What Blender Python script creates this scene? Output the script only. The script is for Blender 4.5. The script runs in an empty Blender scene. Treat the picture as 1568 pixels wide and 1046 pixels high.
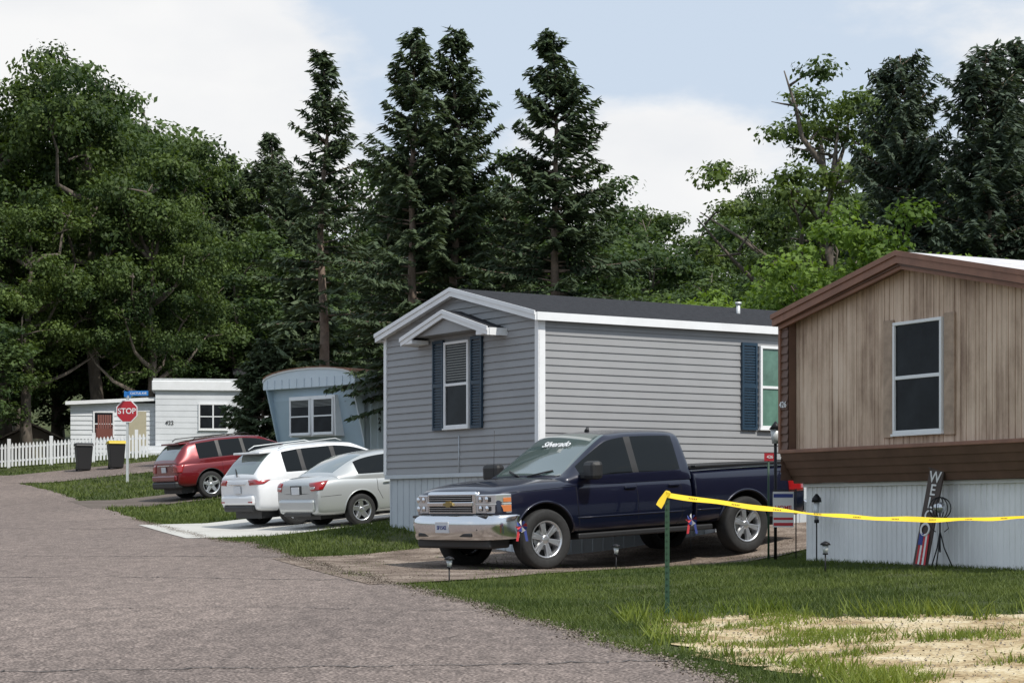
import bpy, bmesh, math, random
import numpy as np
from mathutils import Vector, Matrix
from mathutils.bvhtree import BVHTree
rad=math.radians
random.seed(3); RNG=np.random.default_rng(7)
scene=bpy.context.scene
COL=scene.collection

# ------------------------------------------------------------------ materials
def nt(m): m.use_nodes=True; return m.node_tree.nodes, m.node_tree.links
def mat(name,col,rough=.6,metal=0.,var=0.,scale=4.,coat=0.,bump=0.,bscale=40.,stretch=(1,1,1),spec=.5):
    m=bpy.data.materials.new(name); N,L=nt(m); b=N['Principled BSDF']
    b.inputs['Base Color'].default_value=(*col,1); b.inputs['Roughness'].default_value=rough
    b.inputs['Metallic'].default_value=metal; b.inputs['Coat Weight'].default_value=coat
    b.inputs['Coat Roughness'].default_value=.04; b.inputs['Specular IOR Level'].default_value=spec
    if var or bump:
        tc=N.new('ShaderNodeTexCoord'); mp=N.new('ShaderNodeMapping'); mp.inputs['Scale'].default_value=stretch
        L.new(tc.outputs['Object'],mp.inputs['Vector'])
    if var:
        n=N.new('ShaderNodeTexNoise'); n.inputs['Scale'].default_value=scale; n.inputs['Detail'].default_value=6; n.inputs['Roughness'].default_value=.65
        L.new(mp.outputs[0],n.inputs['Vector'])
        r=N.new('ShaderNodeMapRange'); r.inputs['From Min'].default_value=.3; r.inputs['From Max'].default_value=.7
        r.inputs['To Min'].default_value=1-var; r.inputs['To Max'].default_value=1+var
        L.new(n.outputs['Fac'],r.inputs['Value'])
        v=N.new('ShaderNodeVectorMath'); v.operation='SCALE'; v.inputs[0].default_value=col
        L.new(r.outputs[0],v.inputs['Scale']); L.new(v.outputs[0],b.inputs['Base Color'])
    if bump:
        n2=N.new('ShaderNodeTexNoise'); n2.inputs['Scale'].default_value=bscale; n2.inputs['Detail'].default_value=4
        L.new(mp.outputs[0],n2.inputs['Vector'])
        bp=N.new('ShaderNodeBump'); bp.inputs['Strength'].default_value=bump; bp.inputs['Distance'].default_value=.02
        L.new(n2.outputs['Fac'],bp.inputs['Height']); L.new(bp.outputs[0],b.inputs['Normal'])
    return m
def ramp(N,els):
    r=N.new('ShaderNodeValToRGB'); e=r.color_ramp.elements
    while len(e)<len(els): e.new(.5)
    for i,(p,c) in enumerate(els): e[i].position=p; e[i].color=(*c,1)
    return r
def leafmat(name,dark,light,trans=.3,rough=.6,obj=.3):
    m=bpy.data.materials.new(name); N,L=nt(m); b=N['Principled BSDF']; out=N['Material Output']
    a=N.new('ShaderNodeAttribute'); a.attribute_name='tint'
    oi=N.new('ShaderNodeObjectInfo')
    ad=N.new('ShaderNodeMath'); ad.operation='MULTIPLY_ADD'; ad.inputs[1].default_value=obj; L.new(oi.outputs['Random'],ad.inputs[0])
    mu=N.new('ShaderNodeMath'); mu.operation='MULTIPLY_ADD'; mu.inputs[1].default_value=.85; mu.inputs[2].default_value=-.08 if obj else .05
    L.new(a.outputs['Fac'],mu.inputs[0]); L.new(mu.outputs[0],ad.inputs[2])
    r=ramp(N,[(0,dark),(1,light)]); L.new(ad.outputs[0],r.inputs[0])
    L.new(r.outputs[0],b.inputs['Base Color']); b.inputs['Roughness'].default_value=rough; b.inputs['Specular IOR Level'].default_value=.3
    t=N.new('ShaderNodeBsdfTranslucent'); 
    v=N.new('ShaderNodeVectorMath'); v.operation='MULTIPLY'; v.inputs[1].default_value=(1.3,1.3,.6); L.new(r.outputs[0],v.inputs[0]); L.new(v.outputs[0],t.inputs[0])
    mx=N.new('ShaderNodeMixShader'); mx.inputs[0].default_value=trans
    L.new(b.outputs[0],mx.inputs[1]); L.new(t.outputs[0],mx.inputs[2]); L.new(mx.outputs[0],out.inputs[0])
    return m

M={}
M['white']=mat('white_trim',(.78,.79,.80),.45,var=.05,scale=3)
M['black']=mat('black_plastic',(.018,.018,.019),.5)
M['dark']=mat('dark_void',(.006,.006,.007),.9)
M['rubber']=mat('tyre_rubber',(.02,.02,.02),.8,var=.3,scale=20)
M['chrome']=mat('chrome',(.74,.75,.77),.14,1.)
M['rim']=mat('alloy_rim',(.62,.63,.65),.28,.85)
M['navy']=mat('navy_paint',(.004,.006,.022),.28,.2,coat=1.)
M['silver']=mat('silver_paint',(.50,.52,.52),.32,.4,coat=.8)
M['wpaint']=mat('white_paint',(.76,.77,.78),.3,0,coat=.8)
M['rpaint']=mat('red_paint',(.16,.005,.010),.3,.3,coat=1.)
M['redlens']=mat('red_lens',(.30,.008,.01),.15,coat=1.)
M['amber']=mat('amber_lens',(.60,.19,.06),.15,coat=1.)
M['lamp']=mat('headlamp_lens',(.62,.64,.67),.08,.7,coat=1.)
M['glass']=mat('car_glass',(.006,.008,.009),.05,spec=.3)
M['wglass']=mat('windshield_glass',(.08,.115,.11),.05,coat=1.,spec=1.)
M['wgl2']=mat('window_glass',(.010,.012,.014),.10,spec=.12,var=.6,scale=2.5)
M['gsiding']=mat('gray_siding',(.285,.288,.294),.5,var=.05,scale=1.5)
M['gskirt']=mat('gray_skirting',(.5,.54,.57),.5,var=.06,scale=2)
M['shutter']=mat('navy_shutter',(.014,.038,.066),.45,var=.15,scale=8)
M['shingle']=mat('asphalt_shingle',(.032,.033,.037),.95,var=.4,scale=14,bump=.6,spec=.15)
M['tapey']=mat('yellow_tape',(.8,.56,.02),.4)
M['tpost']=mat('green_post',(.02,.06,.03),.5)
M['stopred']=mat('stop_red',(.42,.02,.03),.4)
M['signblue']=mat('sign_blue',(.03,.2,.55),.4)
M['galv']=mat('galvanised_post',(.6,.62,.62),.45,.3,var=.1)
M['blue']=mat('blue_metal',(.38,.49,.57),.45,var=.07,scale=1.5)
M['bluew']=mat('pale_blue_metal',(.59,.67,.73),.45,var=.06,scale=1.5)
M['wmetal']=mat('white_metal_siding',(.64,.66,.68),.45,var=.08,scale=1.)
M['rust']=mat('rust_edge',(.25,.12,.07),.8,var=.3)
M['bbrown']=mat('dark_brown_siding',(.135,.075,.052),.55,var=.2,scale=3)
M['rbrown']=mat('red_brown_trim',(.24,.115,.072),.55,var=.2,scale=4)
M['bskirt']=mat('white_skirting_metal',(.80,.80,.79),.4,var=.12,scale=1.2,stretch=(1,1,.4))
M['mroof']=mat('white_metal_roof',(.62,.60,.60),.5,var=.15,scale=6)
M['blind']=mat('window_blind',(.22,.23,.22),.7)
M['bark']=mat('bark',(.13,.108,.088),.9,var=.4,scale=5,bump=.6,bscale=12,stretch=(1,1,.25))
M['sbark']=mat('spruce_bark',(.22,.165,.13),.9,var=.35,scale=5,bump=.5,bscale=12)
M['flagr']=mat('flag_red',(.5,.03,.04),.7); M['flagb']=mat('flag_blue',(.03,.05,.22),.7); M['flagw']=mat('flag_white',(.7,.69,.67),.7)
M['iron']=mat('wrought_iron',(.02,.02,.022),.5,.6)
M['shed']=mat('shed_brown',(.10,.075,.055),.8,var=.2)
M['beige']=mat('beige_siding',(.42,.38,.27),.6,var=.08)
M['plate']=mat('license_plate',(.6,.62,.65),.4)
M['crack']=mat('crack_sealer',(.095,.083,.077),.8,var=.3,scale=20)
def wood():
    m=bpy.data.materials.new('weathered_wood_panel'); N,L=nt(m); b=N['Principled BSDF']
    tc=N.new('ShaderNodeTexCoord')
    def noise(scale,sc,det=6):
        mp=N.new('ShaderNodeMapping'); mp.inputs['Scale'].default_value=sc; L.new(tc.outputs['Object'],mp.inputs[0])
        n=N.new('ShaderNodeTexNoise'); n.inputs['Scale'].default_value=scale; n.inputs['Detail'].default_value=det; n.inputs['Roughness'].default_value=.7
        L.new(mp.outputs[0],n.inputs['Vector']); return n
    a=noise(1.6,(1,1.,.5)); c=noise(11,(1,1.3,.05)); 
    r=ramp(N,[(.36,(.25,.165,.115)),(.46,(.45,.325,.235)),(.55,(.62,.47,.35)),(.68,(.76,.61,.48))]); 
    mx=N.new('ShaderNodeMath'); mx.operation='MULTIPLY_ADD'; mx.inputs[1].default_value=.5; L.new(c.outputs['Fac'],mx.inputs[0])
    s=N.new('ShaderNodeMath'); s.operation='MULTIPLY'; s.inputs[1].default_value=.5; L.new(a.outputs['Fac'],s.inputs[0]); L.new(s.outputs[0],mx.inputs[2])
    L.new(mx.outputs[0],r.inputs[0]); L.new(r.outputs[0],b.inputs['Base Color']); b.inputs['Roughness'].default_value=.8
    return m
M['wood']=wood()
def asphalt():
    m=bpy.data.materials.new('worn_asphalt'); N,L=nt(m); b=N['Principled BSDF']; tc=N.new('ShaderNodeTexCoord')
    def noise(scale,det=5,sc=(1,1,1)):
        mp=N.new('ShaderNodeMapping'); mp.inputs['Scale'].default_value=sc; L.new(tc.outputs['Object'],mp.inputs[0])
        n=N.new('ShaderNodeTexNoise'); n.inputs['Scale'].default_value=scale; n.inputs['Detail'].default_value=det; L.new(mp.outputs[0],n.inputs['Vector']); return n
    f=noise(42,4); g=noise(7,6,(1,.35,1)); big=noise(.3,6,(1,.4,1))
    rf=ramp(N,[(.36,(.082,.068,.062)),(.5,(.165,.138,.126)),(.66,(.38,.32,.29))]); L.new(f.outputs['Fac'],rf.inputs[0])
    rg=ramp(N,[(.35,(.82,.81,.80)),(.65,(1.16,1.14,1.12))]); L.new(g.outputs['Fac'],rg.inputs[0])
    rb=ramp(N,[(.3,(.82,.81,.81)),(.7,(1.16,1.14,1.12))]); L.new(big.outputs['Fac'],rb.inputs[0])
    m1=N.new('ShaderNodeVectorMath'); m1.operation='MULTIPLY'; L.new(rf.outputs[0],m1.inputs[0]); L.new(rg.outputs[0],m1.inputs[1])
    m2=N.new('ShaderNodeVectorMath'); m2.operation='MULTIPLY'; L.new(m1.outputs[0],m2.inputs[0]); L.new(rb.outputs[0],m2.inputs[1])
    L.new(m2.outputs[0],b.inputs['Base Color']); b.inputs['Roughness'].default_value=.9; b.inputs['Specular IOR Level'].default_value=.2
    bp=N.new('ShaderNodeBump'); bp.inputs['Strength'].default_value=.5; bp.inputs['Distance'].default_value=.01; L.new(f.outputs['Fac'],bp.inputs['Height']); L.new(bp.outputs[0],b.inputs['Normal'])
    return m
M['asphalt']=asphalt()
def twotone(name,els,s1,s2,bump=.4,rough=.95,mixw=.5):
    m=bpy.data.materials.new(name); N,L=nt(m); b=N['Principled BSDF']; tc=N.new('ShaderNodeTexCoord')
    n=N.new('ShaderNodeTexNoise'); n.inputs['Scale'].default_value=s1; n.inputs['Detail'].default_value=6; L.new(tc.outputs['Object'],n.inputs['Vector'])
    n2=N.new('ShaderNodeTexNoise'); n2.inputs['Scale'].default_value=s2; n2.inputs['Detail'].default_value=3; L.new(tc.outputs['Object'],n2.inputs['Vector'])
    mx=N.new('ShaderNodeMix'); mx.inputs[0].default_value=mixw; L.new(n.outputs['Fac'],mx.inputs[2]); L.new(n2.outputs['Fac'],mx.inputs[3])
    r=ramp(N,els); L.new(mx.outputs[0],r.inputs[0]); L.new(r.outputs[0],b.inputs['Base Color']); b.inputs['Roughness'].default_value=rough; b.inputs['Specular IOR Level'].default_value=.2
    bp=N.new('ShaderNodeBump'); bp.inputs['Strength'].default_value=bump; bp.inputs['Distance'].default_value=.02; L.new(n2.outputs['Fac'],bp.inputs['Height']); L.new(bp.outputs[0],b.inputs['Normal'])
    return m
M['ground']=twotone('lawn_soil',[(.3,(.028,.038,.014)),(.5,(.055,.070,.024)),(.62,(.09,.095,.038)),(.75,(.14,.12,.065))],.8,25)
M['sand']=twotone('sandy_soil',[(.36,(.20,.14,.075)),(.45,(.38,.28,.155)),(.55,(.55,.45,.28)),(.68,(.68,.60,.45))],2.2,22,.7,.95,.42)
M['gravel']=twotone('gravel',[(.36,(.085,.065,.052)),(.5,(.185,.143,.115)),(.64,(.36,.30,.25))],2,34,.8)
M['conc']=twotone('concrete',[(.3,(.42,.41,.38)),(.7,(.56,.55,.52))],.8,30,.15)
M['drive']=twotone('brown_gravel_drive',[(.3,(.08,.065,.055)),(.7,(.19,.16,.14))],1,30,.5)
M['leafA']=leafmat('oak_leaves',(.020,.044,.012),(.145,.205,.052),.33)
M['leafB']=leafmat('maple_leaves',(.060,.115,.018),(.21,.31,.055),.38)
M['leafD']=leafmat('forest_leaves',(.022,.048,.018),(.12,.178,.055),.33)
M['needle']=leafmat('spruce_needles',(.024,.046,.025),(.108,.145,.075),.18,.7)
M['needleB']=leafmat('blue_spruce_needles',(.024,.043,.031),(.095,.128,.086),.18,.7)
M['grass']=leafmat('grass_blades',(.040,.068,.015),(.165,.205,.052),.3,obj=0)
M['weed']=leafmat('weeds',(.10,.145,.02),(.28,.32,.07),.35,obj=0)
M['debris']=leafmat('road_edge_gravel',(.09,.07,.055),(.30,.255,.21),0.,.9,obj=0)

# ------------------------------------------------------------------ mesh helpers
def empty(name,loc=(0,0,0),rz=0.,rot=None):
    e=bpy.data.objects.new(name,None); COL.objects.link(e); e.location=loc; e.rotation_euler=rot if rot else (0,0,rz); e.empty_display_size=.3; return e
def mobj(name,verts,faces,mt,parent=None,smooth=False,loc=None,rot=None):
    me=bpy.data.meshes.new(name); me.from_pydata([tuple(v) for v in verts],[],[tuple(f) for f in faces]); me.update()
    if mt:
        for x in (mt if isinstance(mt,(list,tuple)) else [mt]): me.materials.append(x)
    if smooth:
        me.polygons.foreach_set('use_smooth',[True]*len(me.polygons))
    o=bpy.data.objects.new(name,me); COL.objects.link(o)
    if parent: o.parent=parent
    if loc: o.location=loc
    if rot: o.rotation_euler=rot
    return o
def bevel(o,w,s=2):
    b=o.modifiers.new('bev','BEVEL'); b.width=w; b.segments=s; b.limit_method='ANGLE'; b.angle_limit=rad(35); return o
def box(name,p,mt,c,s,rot=None,bv=0.):
    x,y,z=[k/2 for k in s]
    v=[(-x,-y,-z),(x,-y,-z),(x,y,-z),(-x,y,-z),(-x,-y,z),(x,-y,z),(x,y,z),(-x,y,z)]
    f=[(0,3,2,1),(4,5,6,7),(0,1,5,4),(1,2,6,5),(2,3,7,6),(3,0,4,7)]
    o=mobj(name,v,f,mt,p,loc=c,rot=rot)
    if bv: bevel(o,bv)
    return o
def ext(name,p,mt,a,b,bv=0.):
    return box(name,p,mt,[(a[i]+b[i])/2 for i in range(3)],[abs(a[i]-b[i]) for i in range(3)],bv=bv)
def prism(name,p,mt,poly,axis,a,b,bv=0.):
    n=len(poly)
    def P(q,t):
        if axis=='x': return (t,q[0],q[1])
        if axis=='y': return (q[0],t,q[1])
        return (q[0],q[1],t)
    v=[P(q,a) for q in poly]+[P(q,b) for q in poly]
    f=[tuple(range(n))[::-1],tuple(range(n,2*n))]+[(i,(i+1)%n,(i+1)%n+n,i+n) for i in range(n)]
    o=mobj(name,v,f,mt,p)
    bm=bmesh.new(); bm.from_mesh(o.data); bmesh.ops.recalc_face_normals(bm,faces=bm.faces); bm.to_mesh(o.data); bm.free()
    if bv: bevel(o,bv)
    return o
def tubegeo(pts,rs,n=8,cap=True):
    pts=[Vector(q) for q in pts]; V=[];F=[]
    up=None
    for i,q in enumerate(pts):
        d=(pts[min(i+1,len(pts)-1)]-pts[max(i-1,0)]).normalized()
        if up is None:
            up=Vector((0,0,1)) if abs(d.z)<.9 else Vector((1,0,0))
        s=d.cross(up)
        if s.length<1e-4: s=d.cross(Vector((0,1,0)))
        s.normalize(); u=s.cross(d).normalized()
        r=rs[i] if hasattr(rs,'__len__') else rs
        for k in range(n):
            a=2*math.pi*k/n; V.append(q+s*math.cos(a)*r+u*math.sin(a)*r)
    for i in range(len(pts)-1):
        for k in range(n):
            F.append((i*n+k,i*n+(k+1)%n,(i+1)*n+(k+1)%n,(i+1)*n+k))
    if cap: F.append(tuple(range(n))[::-1]); F.append(tuple((len(pts)-1)*n+k for k in range(n)))
    return V,F
def tube(name,p,mt,pts,rs,n=8):
    V,F=tubegeo(pts,rs,n); return mobj(name,V,F,mt,p,smooth=True)
def join(geos):
    V=[];F=[]
    for v,f in geos:
        o=len(V); V+=list(v); F+=[tuple(i+o for i in q) for q in f]
    return V,F
def revolve(name,p,mt,prof,n=32,c=(0,0,0),smooth=True):
    V=[];F=[];m=len(prof)
    for k in range(n):
        a=2*math.pi*k/n
        for r,y in prof: V.append((c[0]+r*math.cos(a),c[1]+y,c[2]+r*math.sin(a)))
    for k in range(n):
        for j in range(m-1):
            F.append((k*m+j,k*m+j+1,((k+1)%n)*m+j+1,((k+1)%n)*m+j))
    return mobj(name,V,F,mt,p,smooth=smooth)
def text(name,p,mt,s,size,loc,rot,ext_=.002,align='CENTER'):
    c=bpy.data.curves.new(name,'FONT'); c.body=s; c.size=size; c.extrude=ext_; c.align_x=align; c.align_y='CENTER'; c.offset=size*.012
    c.materials.append(mt); o=bpy.data.objects.new(name,c); COL.objects.link(o); o.parent=p; o.location=loc; o.rotation_euler=rot; return o

# ------------------------------------------------------------------ terrain
ZY=[-30,0,13.7,20,29,36,42,50,59.5,72,90,120,150,200,260,2000]
ZZ=[-.2,.17,.5,.66,.85,1.03,1.22,1.5,1.9,2.6,3.7,5.2,7,13,14,14]
EY=[-30,8,13.7,17.3,22.3,25.4,32.8,40.2,46.8,56,68,78,90,120,2000]
EX=[9,2.9,1.48,.62,-.58,-1.45,-3.41,-5.8,-7.93,-10.7,-14.8,-19,-25,-40,-900]
def smoothed(xp,fp,w=2.5):
    g=np.arange(-30,400,.5); v=np.interp(g,xp,fp); k=np.ones(int(w*2)*2+1); k/=k.size
    vp=np.pad(v,(k.size//2,k.size//2),mode='edge'); s=np.convolve(vp,k,mode='valid'); s[:12]=v[:12]; s[-12:]=v[-12:]
    return g,s
gz,sz=smoothed(ZY,ZZ,2.5); ge,se=smoothed(EY,EX,2)
def zr(y): return np.interp(y,gz,sz)
def edge(y): return np.interp(y,ge,se)
def H(x,y):
    x=np.asarray(x,float); y=np.asarray(y,float)
    d=np.clip(x-edge(y)-1.2,0,6.5)
    c=np.interp(y,[0,29,36,400],[.04,.042,.08,.08])
    z=zr(y)+c*d
    z=z-.23*np.exp(-((x-2.3)**2+(y-31.0)**2)/7.)+.32*np.exp(-((x+1.9)**2+(y-36.6)**2)/5.)
    return z
def hz(x,y): return float(H(x,y))
def wob(t,s=1.,seed=0):
    return s*(np.sin(t*2.1+seed)+.6*np.sin(t*5.3+seed*2.3)+.5*np.sin(t*11.7+seed*1.7)+.35*np.sin(t*23.1+seed*.7))/2.2
def sheet(name,X,Y,off,mt):
    n,m=X.shape; Z=H(X,Y)+off
    V=np.stack([X,Y,Z],-1).reshape(-1,3)
    idx=np.arange(n*m).reshape(n,m)
    F=np.stack([idx[:-1,:-1],idx[:-1,1:],idx[1:,1:],idx[1:,:-1]],-1).reshape(-1,4)
    return mobj(name,V.tolist(),F.tolist(),mt,smooth=True)
ys=np.concatenate([np.array([-1500,-400,-100,-30]),np.arange(-20,110,.5),np.arange(110,260,5),np.array([300,400,700,1500,2500])])
xs=np.concatenate([np.array([-2500,-800,-300,-120,-80]),np.arange(-50,40,.5),np.array([45,60,90,150,300,800,2500])])
X,Y=np.meshgrid(xs,ys); sheet('ground',X,Y,0.,M['ground'])
yy=np.arange(-15,112,.2); t=np.linspace(0,1,70)
er=edge(yy)+wob(yy,.10,1.)
X=er[:,None]-(1-t[None,:]**.5)*38 ; Y=np.repeat(yy[:,None],t.size,1); sheet('asphalt_road',X,Y,.016,M['asphalt'])
rc_e=empty('road_cracks')
def crack(pts,w,seed):
    pts=np.array(pts,float); n=160; tt=np.linspace(0,len(pts)-1,n); x=np.interp(tt,range(len(pts)),pts[:,0]); y=np.interp(tt,range(len(pts)),pts[:,1])
    y=y+wob(tt*9,.10,seed)+wob(tt*33,.035,seed+2); x=x+wob(tt*17,.05,seed+5)
    ww=w*(.5+.6*np.abs(np.sin(tt*7+seed)))
    dx=np.gradient(x); dy=np.gradient(y); l=np.hypot(dx,dy); nx=-dy/l; ny=dx/l
    V=[];F=[]
    for i in range(n):
        for s_ in (-1,1):
            a,b_=x[i]+s_*nx[i]*ww[i],y[i]+s_*ny[i]*ww[i]; V.append((a,b_,hz(a,b_)+.0215))
        if i: F.append((2*i-2,2*i-1,2*i+1,2*i))
    mobj('crack',V,F,M['crack'],rc_e)
crack([(-9,33.2),(-6,33.0),(-3.45,32.6)],.024,1); crack([(-9,26.5),(-5,26.9),(-3,26.3),(-1.6,26.0)],.020,3); crack([(-5,20.5),(-2.5,20.9),(-.2,20.3)],.010,5)
crack([(-4.5,14.2),(-2.2,14.6),(0,14.9),(1.2,15.2)],.014,7); crack([(-12,45),(-9,44.6),(-7.6,44.8)],.03,11)
def quadsheet(name,a,b,c,d,off,mt,nu=60,nv=60,w=.08,seed=0):
    a,b,c,d=[np.array(q,float) for q in (a,b,c,d)]
    u=np.linspace(0,1,nu)[:,None,None]; v=np.linspace(0,1,nv)[None,:,None]
    P=(a*(1-u)+b*u)*(1-v)+(d*(1-u)+c*u)*v
    e=(b-a)/np.linalg.norm(b-a)
    lv=(v[...,0]*9)
    P=P-e*(wob(lv,w,seed)[...,None])*(1-u)*1.0+e*(wob(lv,w,seed+3)[...,None])*u
    return sheet(name,P[...,0],P[...,1],off,mt)
quadsheet('concrete_driveway',(-6.2,39.9),(-8.3,46.6),(-1.5,51.0),(.6,43.9),.026,M['conc'],w=.01)
quadsheet('gravel_driveway',(-1.7,25.0),(-3.7,32.2),(4.2,37.2),(6.3,32.9),.022,M['gravel'],w=.12,seed=2)
quadsheet('dirt_driveway',(-11.4,57.0),(-13.0,61.6),(-5,66.5),(-4,62.2),.022,M['drive'],w=.12,seed=4)
quadsheet('cross_street',(-17.8,74.3),(-20.5,80.5),(-6,86),(-5,80),.022,M['asphalt'],w=.05,seed=5)
yy=np.arange(4,20.6,.12); t=np.linspace(0,1,60)
def sandL(y): return edge(y)+.70+wob(y,.22,8)+np.clip(y-17.5,0,5)*.25
def sandT(x): return 19.2+wob(x*.9,.55,4)-.28*(x-2)
xl=sandL(yy)
X=xl[:,None]+t[None,:]*9; Y=4+(yy[:,None]-4)/(16.6)*(sandT(X)-4); sheet('sandy_ground',X,Y,.012,M['sand'])

# ------------------------------------------------------------------ fast quad / tri clouds
def cloud(name,V,k,mt,tint,smooth=False):
    n=V.shape[0]//k
    me=bpy.data.meshes.new(name); me.vertices.add(n*k); me.vertices.foreach_set('co',V.astype(np.float32).ravel())
    me.loops.add(n*k); me.loops.foreach_set('vertex_index',np.arange(n*k,dtype=np.int32))
    me.polygons.add(n); me.polygons.foreach_set('loop_start',np.arange(0,n*k,k,dtype=np.int32))
    me.update(calc_edges=True); me.materials.append(mt)
    at=me.attributes.new('tint','FLOAT','FACE'); at.data.foreach_set('value',tint.astype(np.float32))
    return me
def nrm(a): return a/np.maximum(np.linalg.norm(a,axis=-1,keepdims=True),1e-6)
def leaves(C,N,size,rng,asp=.6):
    n=len(C); r=nrm(rng.normal(size=(n,3))); t1=nrm(np.cross(N,r)); t2=np.cross(N,t1)
    s=(size*rng.uniform(.6,1.3,n))[:,None]
    bend=N*s*.12
    V=np.stack([C-t1*s,C-t2*s*asp-bend,C+t1*s,C+t2*s*asp-bend],1).reshape(-1,3); return V
def decid(nm,seed,Ht,Rr,base,nclump,per,ls,rc=(.6,1.25),lmat='leafA',sparse=0.):
    rng=np.random.default_rng(seed); zc=(base+1)*.5*Ht; rz=(1-base)*.5*Ht
    geos=[]
    tp=[(0,0,-.5)]; 
    ax,ay=rng.uniform(-.05,.05,2)
    for i in range(1,8):
        f=i/7; tp.append((ax*Ht*f+rng.normal()*.12,ay*Ht*f+rng.normal()*.12,Ht*.86*f))
    rb=.022*Ht+.05
    geos.append(tubegeo(tp,[rb*(1.35 if i==0 else 1)*(1-.88*i/7) for i in range(8)],9))
    tpA=np.array(tp)
    cl=[]; 
    nl=13; lob=[]
    for i in range(nl):
        a=i*2.4+rng.uniform(-.4,.4); el=rng.uniform(-.45,1.3)
        k=rng.uniform(.70,1.14)
        e=np.array([math.cos(a)*math.cos(el)*Rr*k,math.sin(a)*math.cos(el)*Rr*k,zc+math.sin(el)*rz*k*.95]); lob.append(e)
        hs=max(base*Ht*.8,e[2]-.45*np.hypot(e[0],e[1])-1.2); hs=min(hs,Ht*.72)
        st=np.array([np.interp(hs,tpA[:,2],tpA[:,0]),np.interp(hs,tpA[:,2],tpA[:,1]),hs])
        mid=(st+e)/2+np.array([0,0,-.06*Ht*rng.uniform(-.3,1)]); mid[:2]+=rng.normal(size=2)*.25
        q=[st,(st+mid)/2+rng.normal(size=3)*.1,mid,(mid+e)/2+rng.normal(size=3)*.12,e]
        r0=rb*.42; geos.append(tubegeo(q,[r0,r0*.8,r0*.6,r0*.4,r0*.15],6))
        for j in range(4):
            f=rng.uniform(.35,.95); pth=st*(1-f)+e*f
            dd=nrm(rng.normal(size=3)); dd[2]=abs(dd[2])*.6; e2=pth+dd*rng.uniform(1,2.2)*Rr/5
            geos.append(tubegeo([pth,(pth+e2)/2+rng.normal(size=3)*.08,e2],[r0*.35,r0*.22,r0*.08],5)); cl.append(e2)
    lob=np.array(lob); rng.shuffle(cl); cl=cl[:int(nclump*.45)]
    while len(cl)<nclump:
        if rng.random()<.65:
            b=lob[rng.integers(nl)]; cl.append(b+rng.normal(size=3)*np.array([.20*Rr,.20*Rr,.11*Ht*.6]))
        else:
            d=nrm(rng.normal(size=3)); k=rng.uniform(.5,.98); cl.append(np.array([d[0]*Rr*k,d[1]*Rr*k,zc+d[2]*rz*k]))
    cl=np.array(cl[:nclump]); 
    V=[];T=[]
    for c in cl:
        r=rng.uniform(*rc); n=int(per*(r/rc[1])**2*rng.uniform(.75,1.2))
        d=nrm(rng.normal(size=(n,3))); rr=rng.uniform(0,1,n)**.45
        lum=1+.35*np.sin(d[:,0]*5+c[0]*3)*np.cos(d[:,1]*4+c[1]*2)
        p=c+d*(r*rr*lum)[:,None]*np.array([1.15,1.15,.58])
        N=nrm(d*.7+np.array([0,0,.6])+rng.normal(size=(n,3))*.5)
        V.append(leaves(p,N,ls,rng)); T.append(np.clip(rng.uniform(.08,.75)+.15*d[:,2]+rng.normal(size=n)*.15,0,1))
    return join(geos),cloud(nm,np.concatenate(V),4,M[lmat],np.concatenate(T))
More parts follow.
